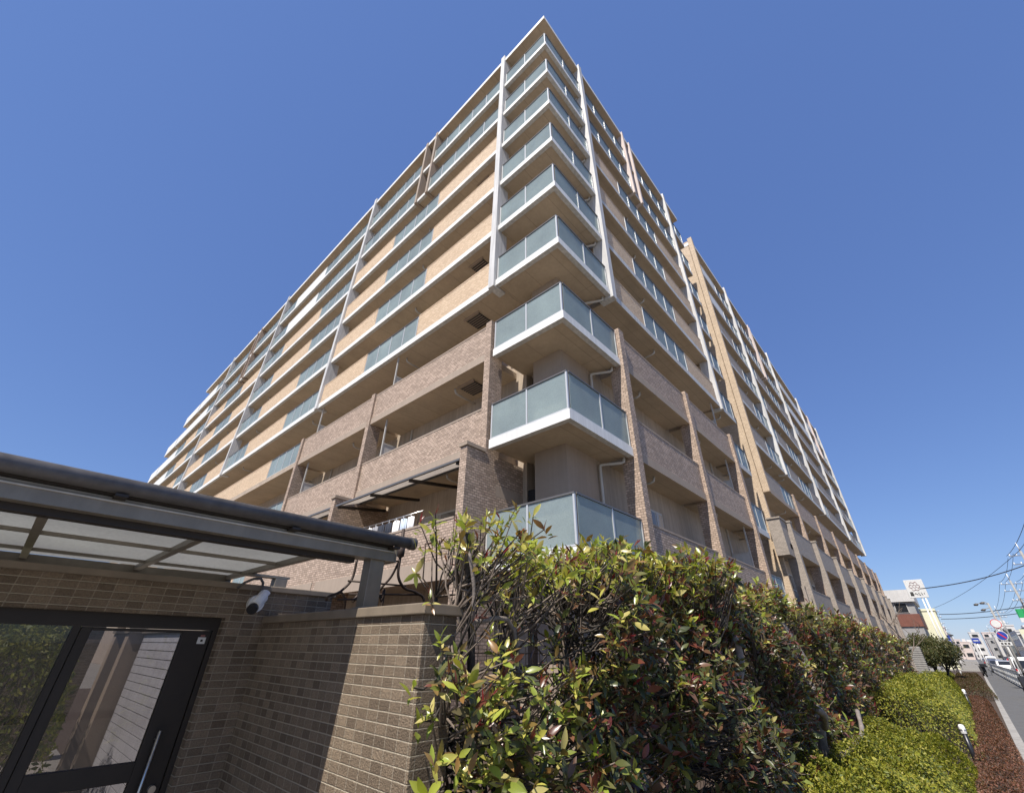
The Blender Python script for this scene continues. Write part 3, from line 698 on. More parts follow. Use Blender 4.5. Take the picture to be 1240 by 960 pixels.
def pick(pal, n): return pal[rng.integers(0, len(pal), n)] * rng.uniform(.75, 1.25, (n, 1))
def rosettes(C, A, L, yellow, red, kmin=5, kmax=9):
    """whorls of leaves round each shoot tip C pointing along A"""
    Ps, Ds, Ns, Ls, Ws, Cs = [], [], [], [], [], []
    A = norm(A); ref = norm(rng.normal(size=A.shape)); e1 = norm(np.cross(A, ref)); e2 = np.cross(A, e1)
    for j in range(len(C)):
        k = rng.integers(kmin, kmax + 1); ph = rng.uniform(0, 6.28) + np.arange(k) * 2.4
        th = np.linspace(.35, 1.35, k) + rng.normal(0, .18, k); back = np.linspace(0, .07, k)
        rad = e1[j] * np.cos(ph)[:, None] + e2[j] * np.sin(ph)[:, None]
        d = A[j] * np.cos(th)[:, None] + rad * np.sin(th)[:, None] + rng.normal(0, .12, (k, 3)); d[:, 2] -= .12
        nn = A[j] * np.sin(th)[:, None] - rad * np.cos(th)[:, None]
        isy = rng.random() < yellow[j]; isr = rng.random() < red[j]; r = 0
        c = pick(G_Y if isy else G_D, k)
        if isr:
            r = min(k, rng.integers(2, 5)); c[:r] = pick(G_R, r)
        br = rng.random(k) < .20; c[br] = c[br] * .35 + pick(G_R, k)[br] * .65
        Ps.append(C[j] - A[j] * back[:, None]); Ns.append(nn)
        l = L[j] * rng.uniform(.5, 1.2, k)
        w = l * rng.uniform(.32, .42, k)
        if isr: l[:r] *= .8; w[:r] *= .40; d[:r] = A[j] + rng.normal(0, .22, (r, 3))
        Ls.append(l); Ws.append(w); Cs.append(c); Ds.append(d)
    return [np.concatenate(q) for q in (Ps, Ds, Ns, Ls, Ws, Cs)]
def hedge_top(x): return 2.56 + .10 * math.sin(x * 1.7) + .08 * math.sin(x * 3.9 + 1) - .006 * max(0, x - 8)
def shrub(xc, w, n, Lf, label, seed, yb=(1.55, 2.75), sparse=False, nlimb=7, top=0.0, bottom=.45, extra=None, stems=()):
    global rng
    rng = np.random.default_rng(seed); rnd = random.Random(seed)
    t = thing('photinia_shrub', label, 'shrub', (xc, 2.25, 0), 0, 'photinia shrubs of the tall hedge')
    o0 = np.array([xc, 2.25, 0])
    u = rng.random(n); zz = np.zeros(n); C = np.zeros((n, 3)); A = np.zeros((n, 3))
    x = xc + w * (rng.random(n) - .5) * 1.12
    tp = np.array([hedge_top(a) for a in x]) + top + rng.normal(0, .06, n)
    fr = u < .52; tt = (u >= .52) & (u < .80); ins = u >= .80
    C[:, 0] = x
    bulge = .12 * np.sin(x * 2.6 + 1.3)
    z_f = bottom + (tp - bottom) * rng.random(n) ** .8
    bulge = bulge + .13 * np.sin(z_f * 4.1 + x * 1.9)
    C[fr, 1] = (yb[0] + np.abs(rng.normal(0, .16, n)) - bulge + .10 * (z_f / 2.5 - .5))[fr]; C[fr, 2] = z_f[fr]
    A[fr] = np.array([-.15, -.8, .75])
    C[tt, 1] = rng.uniform(yb[0] + .1, yb[1], n)[tt]; C[tt, 2] = (tp - np.abs(rng.normal(0, .09, n)))[tt]; A[tt] = np.array([-.15, -.15, 1.0])
    C[ins, 1] = rng.uniform(yb[0] + .25, yb[1], n)[ins]; C[ins, 2] = (bottom + (tp - bottom) * rng.random(n))[ins]; A[ins] = np.array([-.2, -.2, .8])
    A += rng.normal(0, .38, A.shape)
    keep = np.ones(n, bool)
    # gaps: clumpy density
    den = .5 + .5 * np.sin(C[:, 0] * 3.3 + C[:, 2] * 2.1 + seed) * np.cos(C[:, 2] * 4.3 - C[:, 0] * 1.3)
    keep &= rng.random(n) < .33 + .85 * den
    if sparse:
        hole = (C[:, 0] < xc + .45) & (C[:, 2] > 1.72) & (C[:, 2] < 2.22); keep &= ~(hole & (rng.random(n) < .86))
        hole2 = (C[:, 0] > xc - .25) & (C[:, 0] < xc + .5) & (C[:, 2] > 1.25) & (C[:, 2] < 1.75); keep &= ~(hole2 & (rng.random(n) < .45))
    C, A = C[keep], A[keep]
    if extra is not None: C = np.concatenate([C, extra[0]]); A = np.concatenate([A, extra[1]])
    k = len(C)
    topn = np.clip((C[:, 2] - 1.9) / .5, 0, 1)
    lowleft = np.clip((2.9 - C[:, 0]) / .9, 0, 1)
    yl = np.clip(.14 + .6 * topn * (1 if xc < 6 else .5) + .6 * lowleft, 0, .95); rd = np.where(topn > .5, .34, .30)  # bright leaves favoured on top and near-left end, sunlight put into leaf colour
    if xc > 8.5 and xc < 20: rd = rd + .2
    P, D, Nn, L, Wd, cols = rosettes(C, A, np.full(k, Lf) * rng.uniform(.8, 1.2, k), yl, rd)
    leaves('foliage', P - o0, D, Nn, L, Wd, cols, leaf, t)
    # limbs and twigs
    mb = MB(); tips = []
    nl = nlimb
    for i in range(nl):
        bx = (rnd.random() - .5) * .25 * w; ex = (i + .5) / nl * w - w / 2
        ez = hedge_top(xc + ex) + top - rnd.uniform(.25, .6); ey = rnd.uniform(-.45, .35)
        pts = arc([(bx, rnd.uniform(-.06, .06), 0), (bx * 1.1 + ex * .1 + rnd.uniform(-.06, .06), rnd.uniform(-.1, .1), .55), (ex * .55 + rnd.uniform(-.1, .1), ey * .4 + rnd.uniform(-.08, .08), 1.25), (ex * .9 + rnd.uniform(-.1, .1), ey * .8, ez * .75), (ex, ey, ez)], 4)
        r0 = rnd.uniform(.02, .036) if i % 2 else rnd.uniform(.012, .02)
        mb.tube(pts, [r0 * (1 - .75 * q / len(pts)) for q in range(len(pts))], darkbark if i % 3 else bark, 8)
        tips += [Vector(p) for p in pts[5:]]
    for st in stems:
        mb.tube(arc([tuple(np.array(p) - o0) for p in st[0]], 4), [st[1] * (1 + .12 * math.sin(q * 2.3)) for q in range((len(st[0]) - 1) * 4 + 1)], st[2], 10)
    T = np.array([tuple(p) for p in tips]) + o0
    for j in range(0, k, 1 if Lf < .1 else 2):
        dd = T - C[j]; ds = np.linalg.norm(dd, axis=1) + np.maximum(0, T[:, 2] - C[j, 2]) * 2; q = int(np.argsort(ds)[rnd.randrange(6)])
        if ds[q] > 1.0 and rnd.random() < .6: continue
        a = Vector(C[j] - o0); b = Vector(T[q] - o0); md = a.lerp(b, .5) + Vector((rnd.uniform(-.05, .05), rnd.uniform(-.05, .05), -.05))
        mb.tube([b, md, a], [.008, .006, .0035], darkbark if rnd.random() < .5 else bark, 4, False)
    mb.build('branches', t)
    return t
LAB = ['sparse photinia with bare branches at the hedge end beside the tiled wall', 'yellow green photinia with red shoots, second in the hedge from the tiled wall', 'photinia bush third in the hedge from the tiled wall, below the corner balconies',
       'dark leafed photinia fourth in the hedge, under the brown street pilasters', 'photinia reddened with young leaves, behind the near end of the clipped mounds', 'photinia in the hedge behind the middle of the front clipped mound', 'photinia in the hedge behind the farther clipped mound', 'last photinia of the tall hedge, near the grooved stone post']
def hedge_all():
    r = np.random.default_rng(77); n = 210
    ex = np.stack([r.uniform(1.34, 2.75, n), 1.62 + np.abs(r.normal(0, .16, n)), .85 + .98 * r.random(n) ** .9], 1)
    ex = ex[(ex[:, 2] < 1.42 + .42 * np.sin((ex[:, 0] - 1.1) * 1.9) + .05)]; ea = np.array([-.35, -.55, .8]) + r.normal(0, .35, (len(ex), 3))
    e2 = np.array([[1.52, 2.0, 2.04], [1.5, 1.85, 1.83], [1.56, 1.95, 1.55]]); 
    ex = np.concatenate([ex, e2]); ea = np.concatenate([ea, [[-.5, -.2, .7]] * 3])
    gb = paint('grey_bark', (.26, .22, .19), .85, .5, 0, 18, .006)
    shrub(2.3, 1.15, 620, .086, LAB[0], 3, (1.62, 2.6), True, 8, -.10, extra=(ex, ea), stems=[([(1.95, 2.1, 0), (1.92, 2.1, .9), (2.0, 2.15, 1.6), (1.9, 2.1, 2.1), (1.8, 2.05, 2.42)], .022, darkbark), ([(2.05, 2.2, 1.75), (1.85, 2.0, 1.92), (1.8, 1.95, 2.1), (1.74, 1.95, 2.3)], .011, gb), ([(2.3, 2.1, 0), (2.35, 2.1, 1.2), (2.2, 2.0, 1.9), (1.85, 2.0, 1.93)], .014, gb)])
    shrub(3.35, 1.2, 1100, .094, LAB[1], 4, (1.6, 2.75), False, 8, -.02)
    shrub(4.6, 1.4, 1300, .094, LAB[2], 5, (1.62, 2.75), False, 8, -.04, stems=[([(5.1, 1.9, 0), (5.22, 1.78, 1.35), (5.40, 1.72, 1.8), (5.15, 1.8, 2.2)], .045, gb)])
    shrub(6.3, 2.1, 1850, .095, LAB[3], 6, (1.68, 2.8), False, 8, -.06)
    shrub(9.0, 3.4, 2100, .105, LAB[4], 7, (1.75, 2.9), False, 9, -.02, stems=[([(8.5, 1.95, 0), (8.42, 1.86, .62), (8.32, 1.80, 1.15), (8.62, 1.84, 1.72), (8.5, 2.0, 2.25)], .065, gb), ([(8.3, 1.68, .62), (8.6, 1.52, .72), (9.4, 1.5, .8), (9.9, 1.55, 1.02)], .03, gb), ([(8.1, 1.7, .95), (7.75, 1.6, 1.12), (7.5, 1.62, 1.2)], .045, gb)])
    shrub(13.0, 4.8, 2300, .105, LAB[5], 8, (1.8, 3.0), False, 9, .0)
    shrub(18.4, 6.2, 2300, .12, LAB[6], 9, (1.85, 3.0), False, 9, .0, stems=[([(20.6, 1.9, 0), (21.1, 1.95, .9), (22.1, 2.1, 1.9)], .07, gb)])
    shrub(25.5, 8.2, 2300, .135, LAB[7], 10, (1.9, 3.1), False, 9, .0)
hedge_all()
# wire mesh fence behind the hedge
t_ = thing('wire_fence', 'dark wire mesh fence behind the photinia hedge', 'fence', (2, 2.95, 0))
for i in range(11): off(MB().box(1.95 + i * 2, 1.99 + i * 2, 2.93, 2.97, 0, 1.85, dark_frame), 'post', t_)
m_ = MB()
for i in range(14): m_.box(1.9, 22, 2.947, 2.953, .2 + i * .12, .206 + i * .12, dark_frame)
for i in range(200): m_.box(2.0 + i * .1, 2.005 + i * .1, 2.941, 2.946, .1, 1.82, dark_frame)
off(m_, 'mesh', t_)

# clipped mounds: thousands of small leaves over an uneven dome
def mound(name, label, cat, x0, x1, y0, y1, h, n, pal, Ls, group=None, kind=None, lump=.12, seed=1, zb=.03, edge=.35):
    global rng
    rng = np.random.default_rng(seed)
    c = np.array([(x0 + x1) / 2, (y0 + y1) / 2, 0.])
    x = rng.uniform(x0, x1, n); y = rng.uniform(y0, y1, n)
    ex = np.minimum(np.minimum(x - x0, x1 - x), np.minimum(y - y0, y1 - y)) / edge
    ex = np.clip(ex, 0, 1); prof = np.sqrt(1 - (1 - ex) ** 2)
    l1 = np.sin(x * 3.1 + y * 1.7 + seed) * np.cos(y * 4.2 - x * 1.1) + .6 * np.sin(x * 7.3 + 2) * np.sin(y * 6.1)
    l2 = np.sin(x * 13. + seed) * np.sin(y * 11.3 + 1.7) + np.sin(x * 8.1 - y * 9.7)
    z = (h + lump * (l1 * .5 + (.22 * np.minimum(l2, .4) if not kind else 0))) * prof; z = z * np.where(rng.random(n) < .25, rng.random(n), rng.uniform(.9, 1.03, n)) + zb
    P = np.stack([x, y, z], 1)
    out = np.stack([(x - c[0]) * (1 - ex) * 2 / max(.5, (x1 - x0)) * 2, (y - c[1]) * (1 - ex) * 2, np.full(n, .7)], 1) + rng.normal(0, .5, (n, 3))
    out = norm(out); tang = norm(np.cross(out, rng.normal(size=(n, 3)))); D = norm(out * .7 + tang)
    L = Ls * rng.uniform(.6, 1.3, n); cols = pick(pal, n)
    root = thing(name, label, cat, tuple(c), 0, group) if not kind else None
    pr = [(0, .2), (.5, 1.0), (1.0, .1)]
    o = leaves('foliage' if root else name, P - (c if root else 0), D, out, L, L * .5, cols, leaf_small, root, pr)
    if kind: o['kind'] = kind
    else:
        mb = MB(); rnd = random.Random(seed)
        for i in range(60):
            a, b = rnd.uniform(x0 + .3, x1 - .3) - c[0], rnd.uniform(y0 + .3, y1 - .3) - c[1]
            for j in range(3): mb.tube([(a, b, 0), (a + rnd.uniform(-.1, .1), b + rnd.uniform(-.1, .1), h * .5), (a + rnd.uniform(-.25, .25), b + rnd.uniform(-.25, .25), h * .88)], [.008, .006, .003], darkbark, 4, False)
        mb.build('stems', root)
    return o
PG = np.array([[.21, .22, .024], [.25, .24, .032], [.14, .16, .022], [.30, .27, .045], [.08, .10, .02]])
PB = np.array([[.15, .065, .04], [.20, .085, .052], [.10, .05, .034], [.17, .09, .05], [.07, .045, .03]])
PBG = np.array([[.10, .05, .025], [.07, .06, .022], [.085, .04, .025], [.055, .06, .02]])
mound('azalea_mound', 'bright yellow green clipped azalea mound nearest in the bed by the kerb', 'shrub', 5.9, 11.9, .44, 2.1, .60, 60000, PG, .036, 'clipped azalea mounds', seed=1, lump=.34, edge=.55)
mound('azalea_mound', 'bright yellow green clipped azalea mound behind the nearest one', 'shrub', 14.0, 26, .38, 2.2, 1.05, 64000, PG, .044, 'clipped azalea mounds', seed=2, lump=.34, edge=.5)
mound('azalea_mound', 'low green clipped azalea mound beside the small dark tree', 'shrub', 30, 58, 1.0, 2.6, .5, 26000, PG * .8, .06, 'clipped azalea mounds', seed=3)
mound('ground_cover', '', '', 4.5, 30, kerb_y(15) + .07, .52, .26, 56000, PB, .032, kind='stuff', seed=4, edge=.2)
mound('ground_cover', '', '', 32, 62, kerb_y(45) + .1, 1.1, .42, 42000, PBG, .05, kind='stuff', seed=5, edge=.3)
# ivy-like shrub behind the gate
mound('green_shrub', 'rounded green shrub seen through the left gate glass', 'shrub', -2.8, 1.0, 7.6, 11.5, 1.95, 34000, PG * .6 + np.array([.02, .03, .01]), .06, seed=6, lump=.4, edge=.4)

# trees
def tree(name, label, x, y, h, crown, n, pal, Ls, trunk_r, seed, group=None, bare=False):
    global rng
    rng = np.random.default_rng(seed); rnd = random.Random(seed)
    t = thing(name, label, 'tree', (x, y, 0), 0, group)
    mb = MB(); tips = []
    def grow(p, d, l, r, dep):
        pts = [p]; q = p
        for i in range(4):
            d = (d + Vector((rnd.uniform(-.25, .25), rnd.uniform(-.25, .25), rnd.uniform(-.05, .15)))).normalized(); q = q + d * l / 4; pts.append(q)
        mb.tube(pts, [r * (1 - .12 * i) for i in range(5)], bark if bare else darkbark, 7, False)
        tips.append((q, d))
        if dep:
            for i in range(3):
                a = rnd.uniform(0, 6.28); s = rnd.uniform(.5, .9)
                grow(pts[rnd.choice((2, 3, 4))], (d * .7 + Vector((math.cos(a) * s, math.sin(a) * s, .25))).normalized(), l * rnd.uniform(.55, .8), r * .55, dep - 1)
    for i in range(3 if not bare else 1):
        a = i * 2.1 + seed; grow(Vector((math.cos(a) * .08, math.sin(a) * .08, 0)), Vector((math.cos(a) * .35, math.sin(a) * .35, 1)).normalized(), h * .5, trunk_r, 3)
    mb.build('trunk', t)
    if not bare:
        cl = rng.normal(size=(38, 3)); cl = norm(cl) * (rng.random((38, 1)) ** .4) * np.array(crown) + np.array([0, 0, h - crown[2]])
        ci = rng.integers(0, 38, n); P = cl[ci] + rng.normal(0, 1, (n, 3)) * np.array(crown) * .17
        out = norm(P - np.array([0, 0, h - crown[2] * 1.4]) + rng.normal(0, .4, (n, 3))); D = norm(out + rng.normal(0, .7, (n, 3)))
        L = Ls * rng.uniform(.6, 1.3, n); leaves('crown', P, D, out, L, L * .55, pick(pal, n), leaf_small, t, [(0, .2), (.5, 1.0), (1.0, .1)])
    return t
PT = np.array([[.06, .07, .022], [.085, .085, .028], [.045, .055, .02], [.10, .085, .03]])
tree('clipped_tree', 'low dark clipped tree with bare forked trunks beside the sidewalk bed', 47.5, 1.55, 3.1, (3.0, 1.25, 1.0), 15000, PT, .13, .09, 21)
tree('bare_tree', 'thin bare tree at the end of the apartment block', 36, 2.75, 5.6, (1, 1, 1), 0, PT, .1, .06, 24, bare=True)
# garden lights, stone post
def glight(x, y, lab, h=0.0):
    t = thing('garden_light', lab, 'garden light', (x, y, 0), 0, 'low garden lights in the bed')
    MB().tube([(0, 0, 0), (0, 0, .56 + h)], .036, black_pl, 14).build('stem', t); MB().lathe([(.042, .56), (.047, .57), (.047, .65), (.035, .685), (.012, .69)], (0, 0, h), lampglass, 16).build('lamp_head', t)
    MB().lathe([(.050, .60), (.051, .605), (.051, .615), (.050, .62)], (0, 0, h), steel, 16).build('ring', t)
glight(12.85, .47, 'short white topped garden light in the gap between the two bright azalea mounds', .02)
glight(23.5, .40, 'white topped garden light at the kerb edge of the farther azalea mound', .12)
glight(55.5, .62, 'farthest white topped garden light near the small tree')
t_ = thing('stone_post', 'grey leaning stone post with horizontal grooves before the clipped tree', 'stone post', (44.5, 2.35, 0))
m_ = MB(); m_.box(-.35, .35, -.3, .3, 0, 2.3, concrete)
for i in range(17): m_.box(-.37, .37, -.32, .32, .1 + i * .13, .17 + i * .13, concrete)
m_.build('shaft', t_)
# ------------------------------------------------------------------ street furniture
t_ = thing('guard_fence', 'grey mesh guard fence between the sidewalk and the road', 'fence', (45, -2.2, 0))
m_ = MB(); y = -.02
for i in range(26): MB().box(i * 2.5 - .03, i * 2.5 + .03, y - .03, y + .03, -.1, .98, alu).build('post', t_)
m_ = MB()
for z0, z1 in ((.93, .99), (.1, .15), (.5, .53)): m_.box(0, 62.5, y - .02, y + .02, z0, z1, alu)
for i in range(520): m_.box(i * .12, i * .12 + .018, y - .008, y + .008, .15, .93, alu)
m_.build('rail', t_)
def disc(mb, c, r, mt, n=20, th=.02): mb.lathe([(r, -th / 2), (r, th / 2)], c, mt, n, 'x')
t_ = thing('traffic_sign', 'white sign pole with a blue no parking disc and a round white sign above', 'traffic sign', (46, -2.37, 0))
MB().tube([(0, 0, -.1), (0, 0, 3.95)], .04, white, 10).build('pole', t_)
m_ = MB(); disc(m_, (-.07, 0, 2.98), .285, line_white); disc(m_, (-.083, 0, 2.98), .25, signblue); m_.extrude([(-.098, .17, 3.12), (-.098, .13, 3.17), (-.098, -.17, 2.85), (-.098, -.13, 2.80)], (-.006, 0, 0), signred); m_.build('no_parking_disc', t_)
m_ = MB(); disc(m_, (-.07, 0, 3.68), .27, signred); disc(m_, (-.083, 0, 3.68), .235, line_white); m_.build('round_plate', t_)
m_ = MB(); m_.box(-.085, -.06, -.29, .29, 2.42, 2.62, line_white)
for k in range(3): m_.box(-.092, -.0855, -.2 + k * .16, -.09 + k * .16, 2.47, 2.57, inkdark)
m_.build('plate', t_)
t_ = thing('traffic_sign', 'white sign pole with a blue plate, farther along the guard fence', 'traffic sign', (75, -1.62, 0))
MB().tube([(0, 0, -.1), (0, 0, 3.4)], .05, white, 10).build('pole', t_); m_ = MB(); m_.box(-.08, -.05, -.3, .3, 3.0, 3.5, signblue); m_.box(-.088, -.081, -.2, .2, 3.2, 3.3, line_white); m_.build('plate', t_)
t_ = thing('street_lamp', 'tall grey street lamp with three heads beside the road', 'street lamp', (60, -3.25, 0))
MB().tube([(0, 0, -.1), (0, 0, 3), (0, 0, 5.9)], [.1, .08, .06], pole_conc, 12).build('pole', t_)
for dy, dz in ((.75, -.05), (.3, .05), (.45, -.5)):
    m_ = MB(); m_.tube([(0, 0, 5.8 + dz * .5), (0, dy * .6, 5.95 + dz), (0, dy, 5.9 + dz)], .03, pole_conc, 8); m_.tube([(0, dy - .1, 5.88 + dz), (0, dy, 5.86 + dz), (0, dy + .22, 5.82 + dz)], [.05, .12, .06], gutter_met, 10); m_.build('lamp_head', t_)
def utility(x, y, h, lab):
    t = thing('utility_pole', lab, 'utility pole', (x, y, 0), 0, 'concrete utility poles')
    MB().tube([(0, 0, -.1), (0, 0, h)], [.19, .11], pole_conc, 12).build('pole', t)
    for z, w in ((h - .5, 1.1), (h - 1.4, 1.1), (h - 2.6, .8)):
        m_ = MB(); m_.box(-.06, .06, -w, w, z, z + .1, steel); a = m_.build('crossarm', t); i_ = MB()
        for yy in (-w + .1, -w * .4, w * .4, w - .1): i_.lathe([(.05, z + .1), (.07, z + .15), (.04, z + .2), (.06, z + .26)], (0, yy, 0), lampglass, 8)
        i_.build('insulator', a)
    m_ = MB(); m_.lathe([(.05, h - 4.3), (.3, h - 4.2), (.3, h - 3.4), (.1, h - 3.3)], (.4, .1, 0), greywall, 12); m_.build('transformer', t)
    m_ = MB(); m_.tube([(0, 0, h), (0, 0, h + .9)], .05, white, 8); m_.build('ground_rod', t)
utility(76, -8.85, 12.1, 'tall concrete utility pole with crossarms at the right edge')
utility(95, -8.5, 11.0, 'shorter utility pole farther down the street')
utility(118, 1.6, 9.2, 'utility pole on the left side of the far street')
utility(150, -8.9, 10.5, 'most distant utility pole down the street')
def cable(a, b, sag, r, lab):
    m_ = MB(); a, b = Vector(a), Vector(b); P = []
    for i in range(15):
        t = i / 14; p = a.lerp(b, t); p.z -= sag * 4 * t * (1 - t); P.append(p)
    m_.tube(P, r, cabling, 6); tag(m_.build('overhead_cable'), lab, 'cable', 'overhead cables')
cable((76, -8.85, 10.7), (66, 1.0, 7.9), .35, .05, 'thick black overhead cable crossing high over the street')
cable((95, -8.5, 7.75), (100, .6, 7.3), .25, .05, 'upper of two black cables crossing low over the street')
cable((95, -8.5, 7.0), (102, .6, 6.75), .2, .045, 'lower of two black cables crossing low over the street')
cable((76, -8.6, 12.0), (118, 1.5, 9.2), .6, .022, 'thin cable slanting from the tall pole across to the left pole')
for i, yy in enumerate((-9.9, -9.3, -8.2, -7.6)):
    cable((76, yy, 11.9 - .45 * (i % 2)), (95, yy + .3, 10.8), .5, .02, ['outer right wire between the two utility poles', 'second wire from the right between the two utility poles', 'third wire from the right between the two utility poles', 'outer left wire between the two utility poles'][i])
    cable((95, yy + .3, 10.6), (150, yy, 9.9), .9, .022, ['outer right wire running on from the shorter pole', 'second wire from the right running on from the shorter pole', 'third wire from the right running on from the shorter pole', 'outer left wire running on from the shorter pole'][i])
    cable((76, yy, 11.7), (30, yy + .6, 12.2), .9, .022, ['outer right wire running from the tall pole towards the viewer', 'second wire from the right running towards the viewer', 'third wire from the right running towards the viewer', 'outer left wire running from the tall pole towards the viewer'][i])
for i, z in enumerate((9.3, 8.8)):
    cable((76, -8.85, z), (95, -8.5, z - .6), .7, .035, ['upper thick cable bundle between the two utility poles', 'lower thick cable bundle between the two utility poles'][i])
# ------------------------------------------------------------------ vehicles
def car(lab, loc, rz, mt, van=False, cat='car'):
    t = thing('parked_van' if van else 'parked_car', lab, cat, loc, rz)
    if van: prof = [(-1.7, .32), (-1.72, .9), (-1.62, 1.72), (-1.45, 1.86), (.65, 1.88), (.95, 1.75), (1.42, 1.05), (1.68, .92), (1.72, .4), (1.66, .3)]; cab = [(-1.58, 1.05), (-1.5, 1.68), (.72, 1.70), (1.28, 1.05)]; hw = .74
    else: prof = [(-2.05, .35), (-2.1, .85), (-1.9, 1.02), (-1.55, 1.06), (-1.1, 1.46), (.25, 1.5), (.55, 1.42), (1.15, 1.0), (1.95, .82), (2.12, .6), (2.1, .32)]; cab = [(-1.45, 1.04), (-1.05, 1.4), (.25, 1.43), (.98, 1.0)]; hw = .84
    L = len(prof); b = MB(); k = b.mid(mt)
    secs = [(-hw, .93), (-hw * .96, 1.0), (hw * .96, 1.0), (hw, .93)]
    def sx(p, y, s): 
        z = p[1]; tum = 1 - .17 * max(0, (z - .95) / .9); return (p[0] * (s if z < 1 else .985 if s < 1 else 1), y * tum, .3 + (z - .3) * (1 if abs(y) < hw * .97 else .985))
    for y, s in secs: b.v += [sx(p, y, s) for p in prof]
    for q in range(3):
        for i in range(L):
            j = (i + 1) % L; b.f.append((q * L + i, q * L + j, (q + 1) * L + j, (q + 1) * L + i)); b.mi.append(k); b.sm.append(True)
    b.f.append(tuple(range(L - 1, -1, -1))); b.f.append(tuple(3 * L + i for i in range(L))); b.mi += [k, k]; b.sm += [False, False]
    b.build('body', t, .03)
    for s in (-1, 1):
        g = MB(); P = []
        for x, z in cab: tum = 1 - .17 * max(0, (z - .95) / .9); P.append((x, s * (hw * tum + .004), z))
        g.extrude(P, (0, s * .008, 0), win_glass); g.build('side_window', t)
    fx = [(prof[5], prof[6]), ] if van else [(prof[6], prof[7])]
    a, c = (prof[5], prof[6]) if van else (prof[6], prof[7])
    g = MB(); a2 = (a[0] + (c[0] - a[0]) * .08, a[1] + (c[1] - a[1]) * .08); c2 = (a[0] + (c[0] - a[0]) * .92, a[1] + (c[1] - a[1]) * .92)
    nx, nz = (a[1] - c[1]), (c[0] - a[0]); ln = math.hypot(nx, nz); nx, nz = nx / ln * .02, nz / ln * .02
    g.extrude([(a2[0] + nx, -hw * .74, a2[1] + nz), (a2[0] + nx, hw * .74, a2[1] + nz), (c2[0] + nx, hw * .86, c2[1] + nz), (c2[0] + nx, -hw * .86, c2[1] + nz)], (nx * .3, 0, nz * .3), win_glass); g.build('windscreen', t)
    a, c = (prof[1], prof[2]) if van else (prof[3], prof[4])
    g = MB(); x0 = prof[1][0] - .02 if van else prof[3][0]
    if van: g.extrude([(-1.735, -.6, 1.05), (-1.735, .6, 1.05), (-1.665, .55, 1.62), (-1.665, -.55, 1.62)], (-.02, 0, 0), win_glass)
    else: g.extrude([(-1.53, -.66, 1.10), (-1.53, .66, 1.10), (-1.15, .6, 1.43), (-1.15, -.6, 1.43)], (-.02, 0, .02), win_glass)
    g.build('rear_window', t)
    wb = 1.15 if van else 1.3; r = .27 if van else .31
    for sx_ in (-wb, wb):
        for sy in (-1, 1):
            w = MB(); w.lathe([(r * .7, sy * (hw - .18)), (r, sy * (hw - .17)), (r, sy * (hw + .005)), (r * .72, sy * (hw + .012))], (sx_, 0, r), tyre, 18, 'y'); wo = w.build('wheel', t)
            MB().lathe([(r * .68, sy * (hw - .01)), (r * .6, sy * (hw + .016)), (r * .15, sy * (hw + .02))], (sx_, 0, r), steel, 14, 'y').build('rim', wo)
    fx0, rx0 = max(p[0] for p in prof), min(p[0] for p in prof)
    for sy in (-1, 1):
        MB().box(fx0 - .08, fx0 + .012, sy * hw * .55, sy * hw * .88, .62, .76, lampglass).build('headlight', t)
        MB().box(rx0 - .012, rx0 + .05, sy * hw * .72, sy * hw * .9, .7, 1.0, redglass).build('taillight', t)
    MB().box(rx0 - .015, rx0 + .05, -.17, .17, .5, .62, line_white).build('number_plate', t)
    return t
ZR = -.12
car('white kei van standing nearest behind the guard fence', (63.5, -3.62, ZR), 0, carwhite, True, 'van')
car('red car at the right edge behind the white van', (76, -5.45, ZR), 0, carred)
car('white car in the queue ahead of the white van', (79, -3.25, ZR), 0, carwhite)
car('grey car farther along the queue, left of the white car', (90, -2.95, ZR), math.pi, cargrey)
car('silver car far down the street near the left kerb', (104, -3.1, ZR), 0, carsilver)
car('white van far down the street, small in the distance', (121, -3.4, ZR), 0, carwhite, True, 'van')
car('white car in the oncoming lane far down the street', (112, -7.2, ZR), math.pi, carwhite)
car('dark car behind the silver car in the distant queue', (132, -3.3, ZR), 0, cargrey)
car('silver car near the vanishing end of the queue', (146, -3.5, ZR), 0, carsilver)
car('red car in the oncoming lane, small in the distance', (150, -7.4, ZR), math.pi, carred)
def scooter(lab, loc, rz):
    t = thing('parked_scooter', lab, 'scooter', loc, rz, 'black scooters')
    b = MB(); b.extrude([(-.75, -.13, .48), (-.55, -.13, .30), (-.1, -.13, .22), (.35, -.13, .24), (.5, -.13, .55), (.52, -.13, .95), (.44, -.13, .95), (.32, -.13, .40), (-.05, -.13, .34), (-.18, -.13, .70), (-.75, -.13, .74)], (0, .26, 0), black_pl); b.build('body', t, .04)
    b = MB(); b.extrude([(-.78, -.13, .74), (-.15, -.13, .72), (-.12, -.13, .80), (-.4, -.13, .84), (-.78, -.13, .83)], (0, .26, 0), tyre); b.build('seat', t, .03)
    b = MB(); b.tube([(.46, 0, .9), (.43, 0, 1.02)], .03, black_pl, 8); b.tube([(.36, -.32, 1.05), (.43, -.15, 1.02), (.43, .15, 1.02), (.36, .32, 1.05)], .018, black_pl, 8); b.build('handlebar', t)
    b = MB(); b.tube([(-.95, -.2, .86), (-.5, -.2, .86)], .01, steel, 6); b.box(-1.0, -.6, -.2, .2, .84, 1.12, black_pl); b.build('top_box', t, .03)
    for x in (-.62, .62):
        w = MB(); w.lathe([(.14, -.05), (.21, -.045), (.22, 0), (.21, .045), (.14, .05)], (x, 0, .22), tyre, 18, 'y'); w.build('wheel', t)
    MB().lathe([(.03, .50), (.07, .51), (.06, .56)], (0, 0, .85), lampglass, 12, 'x').build('headlight', t)
    return t
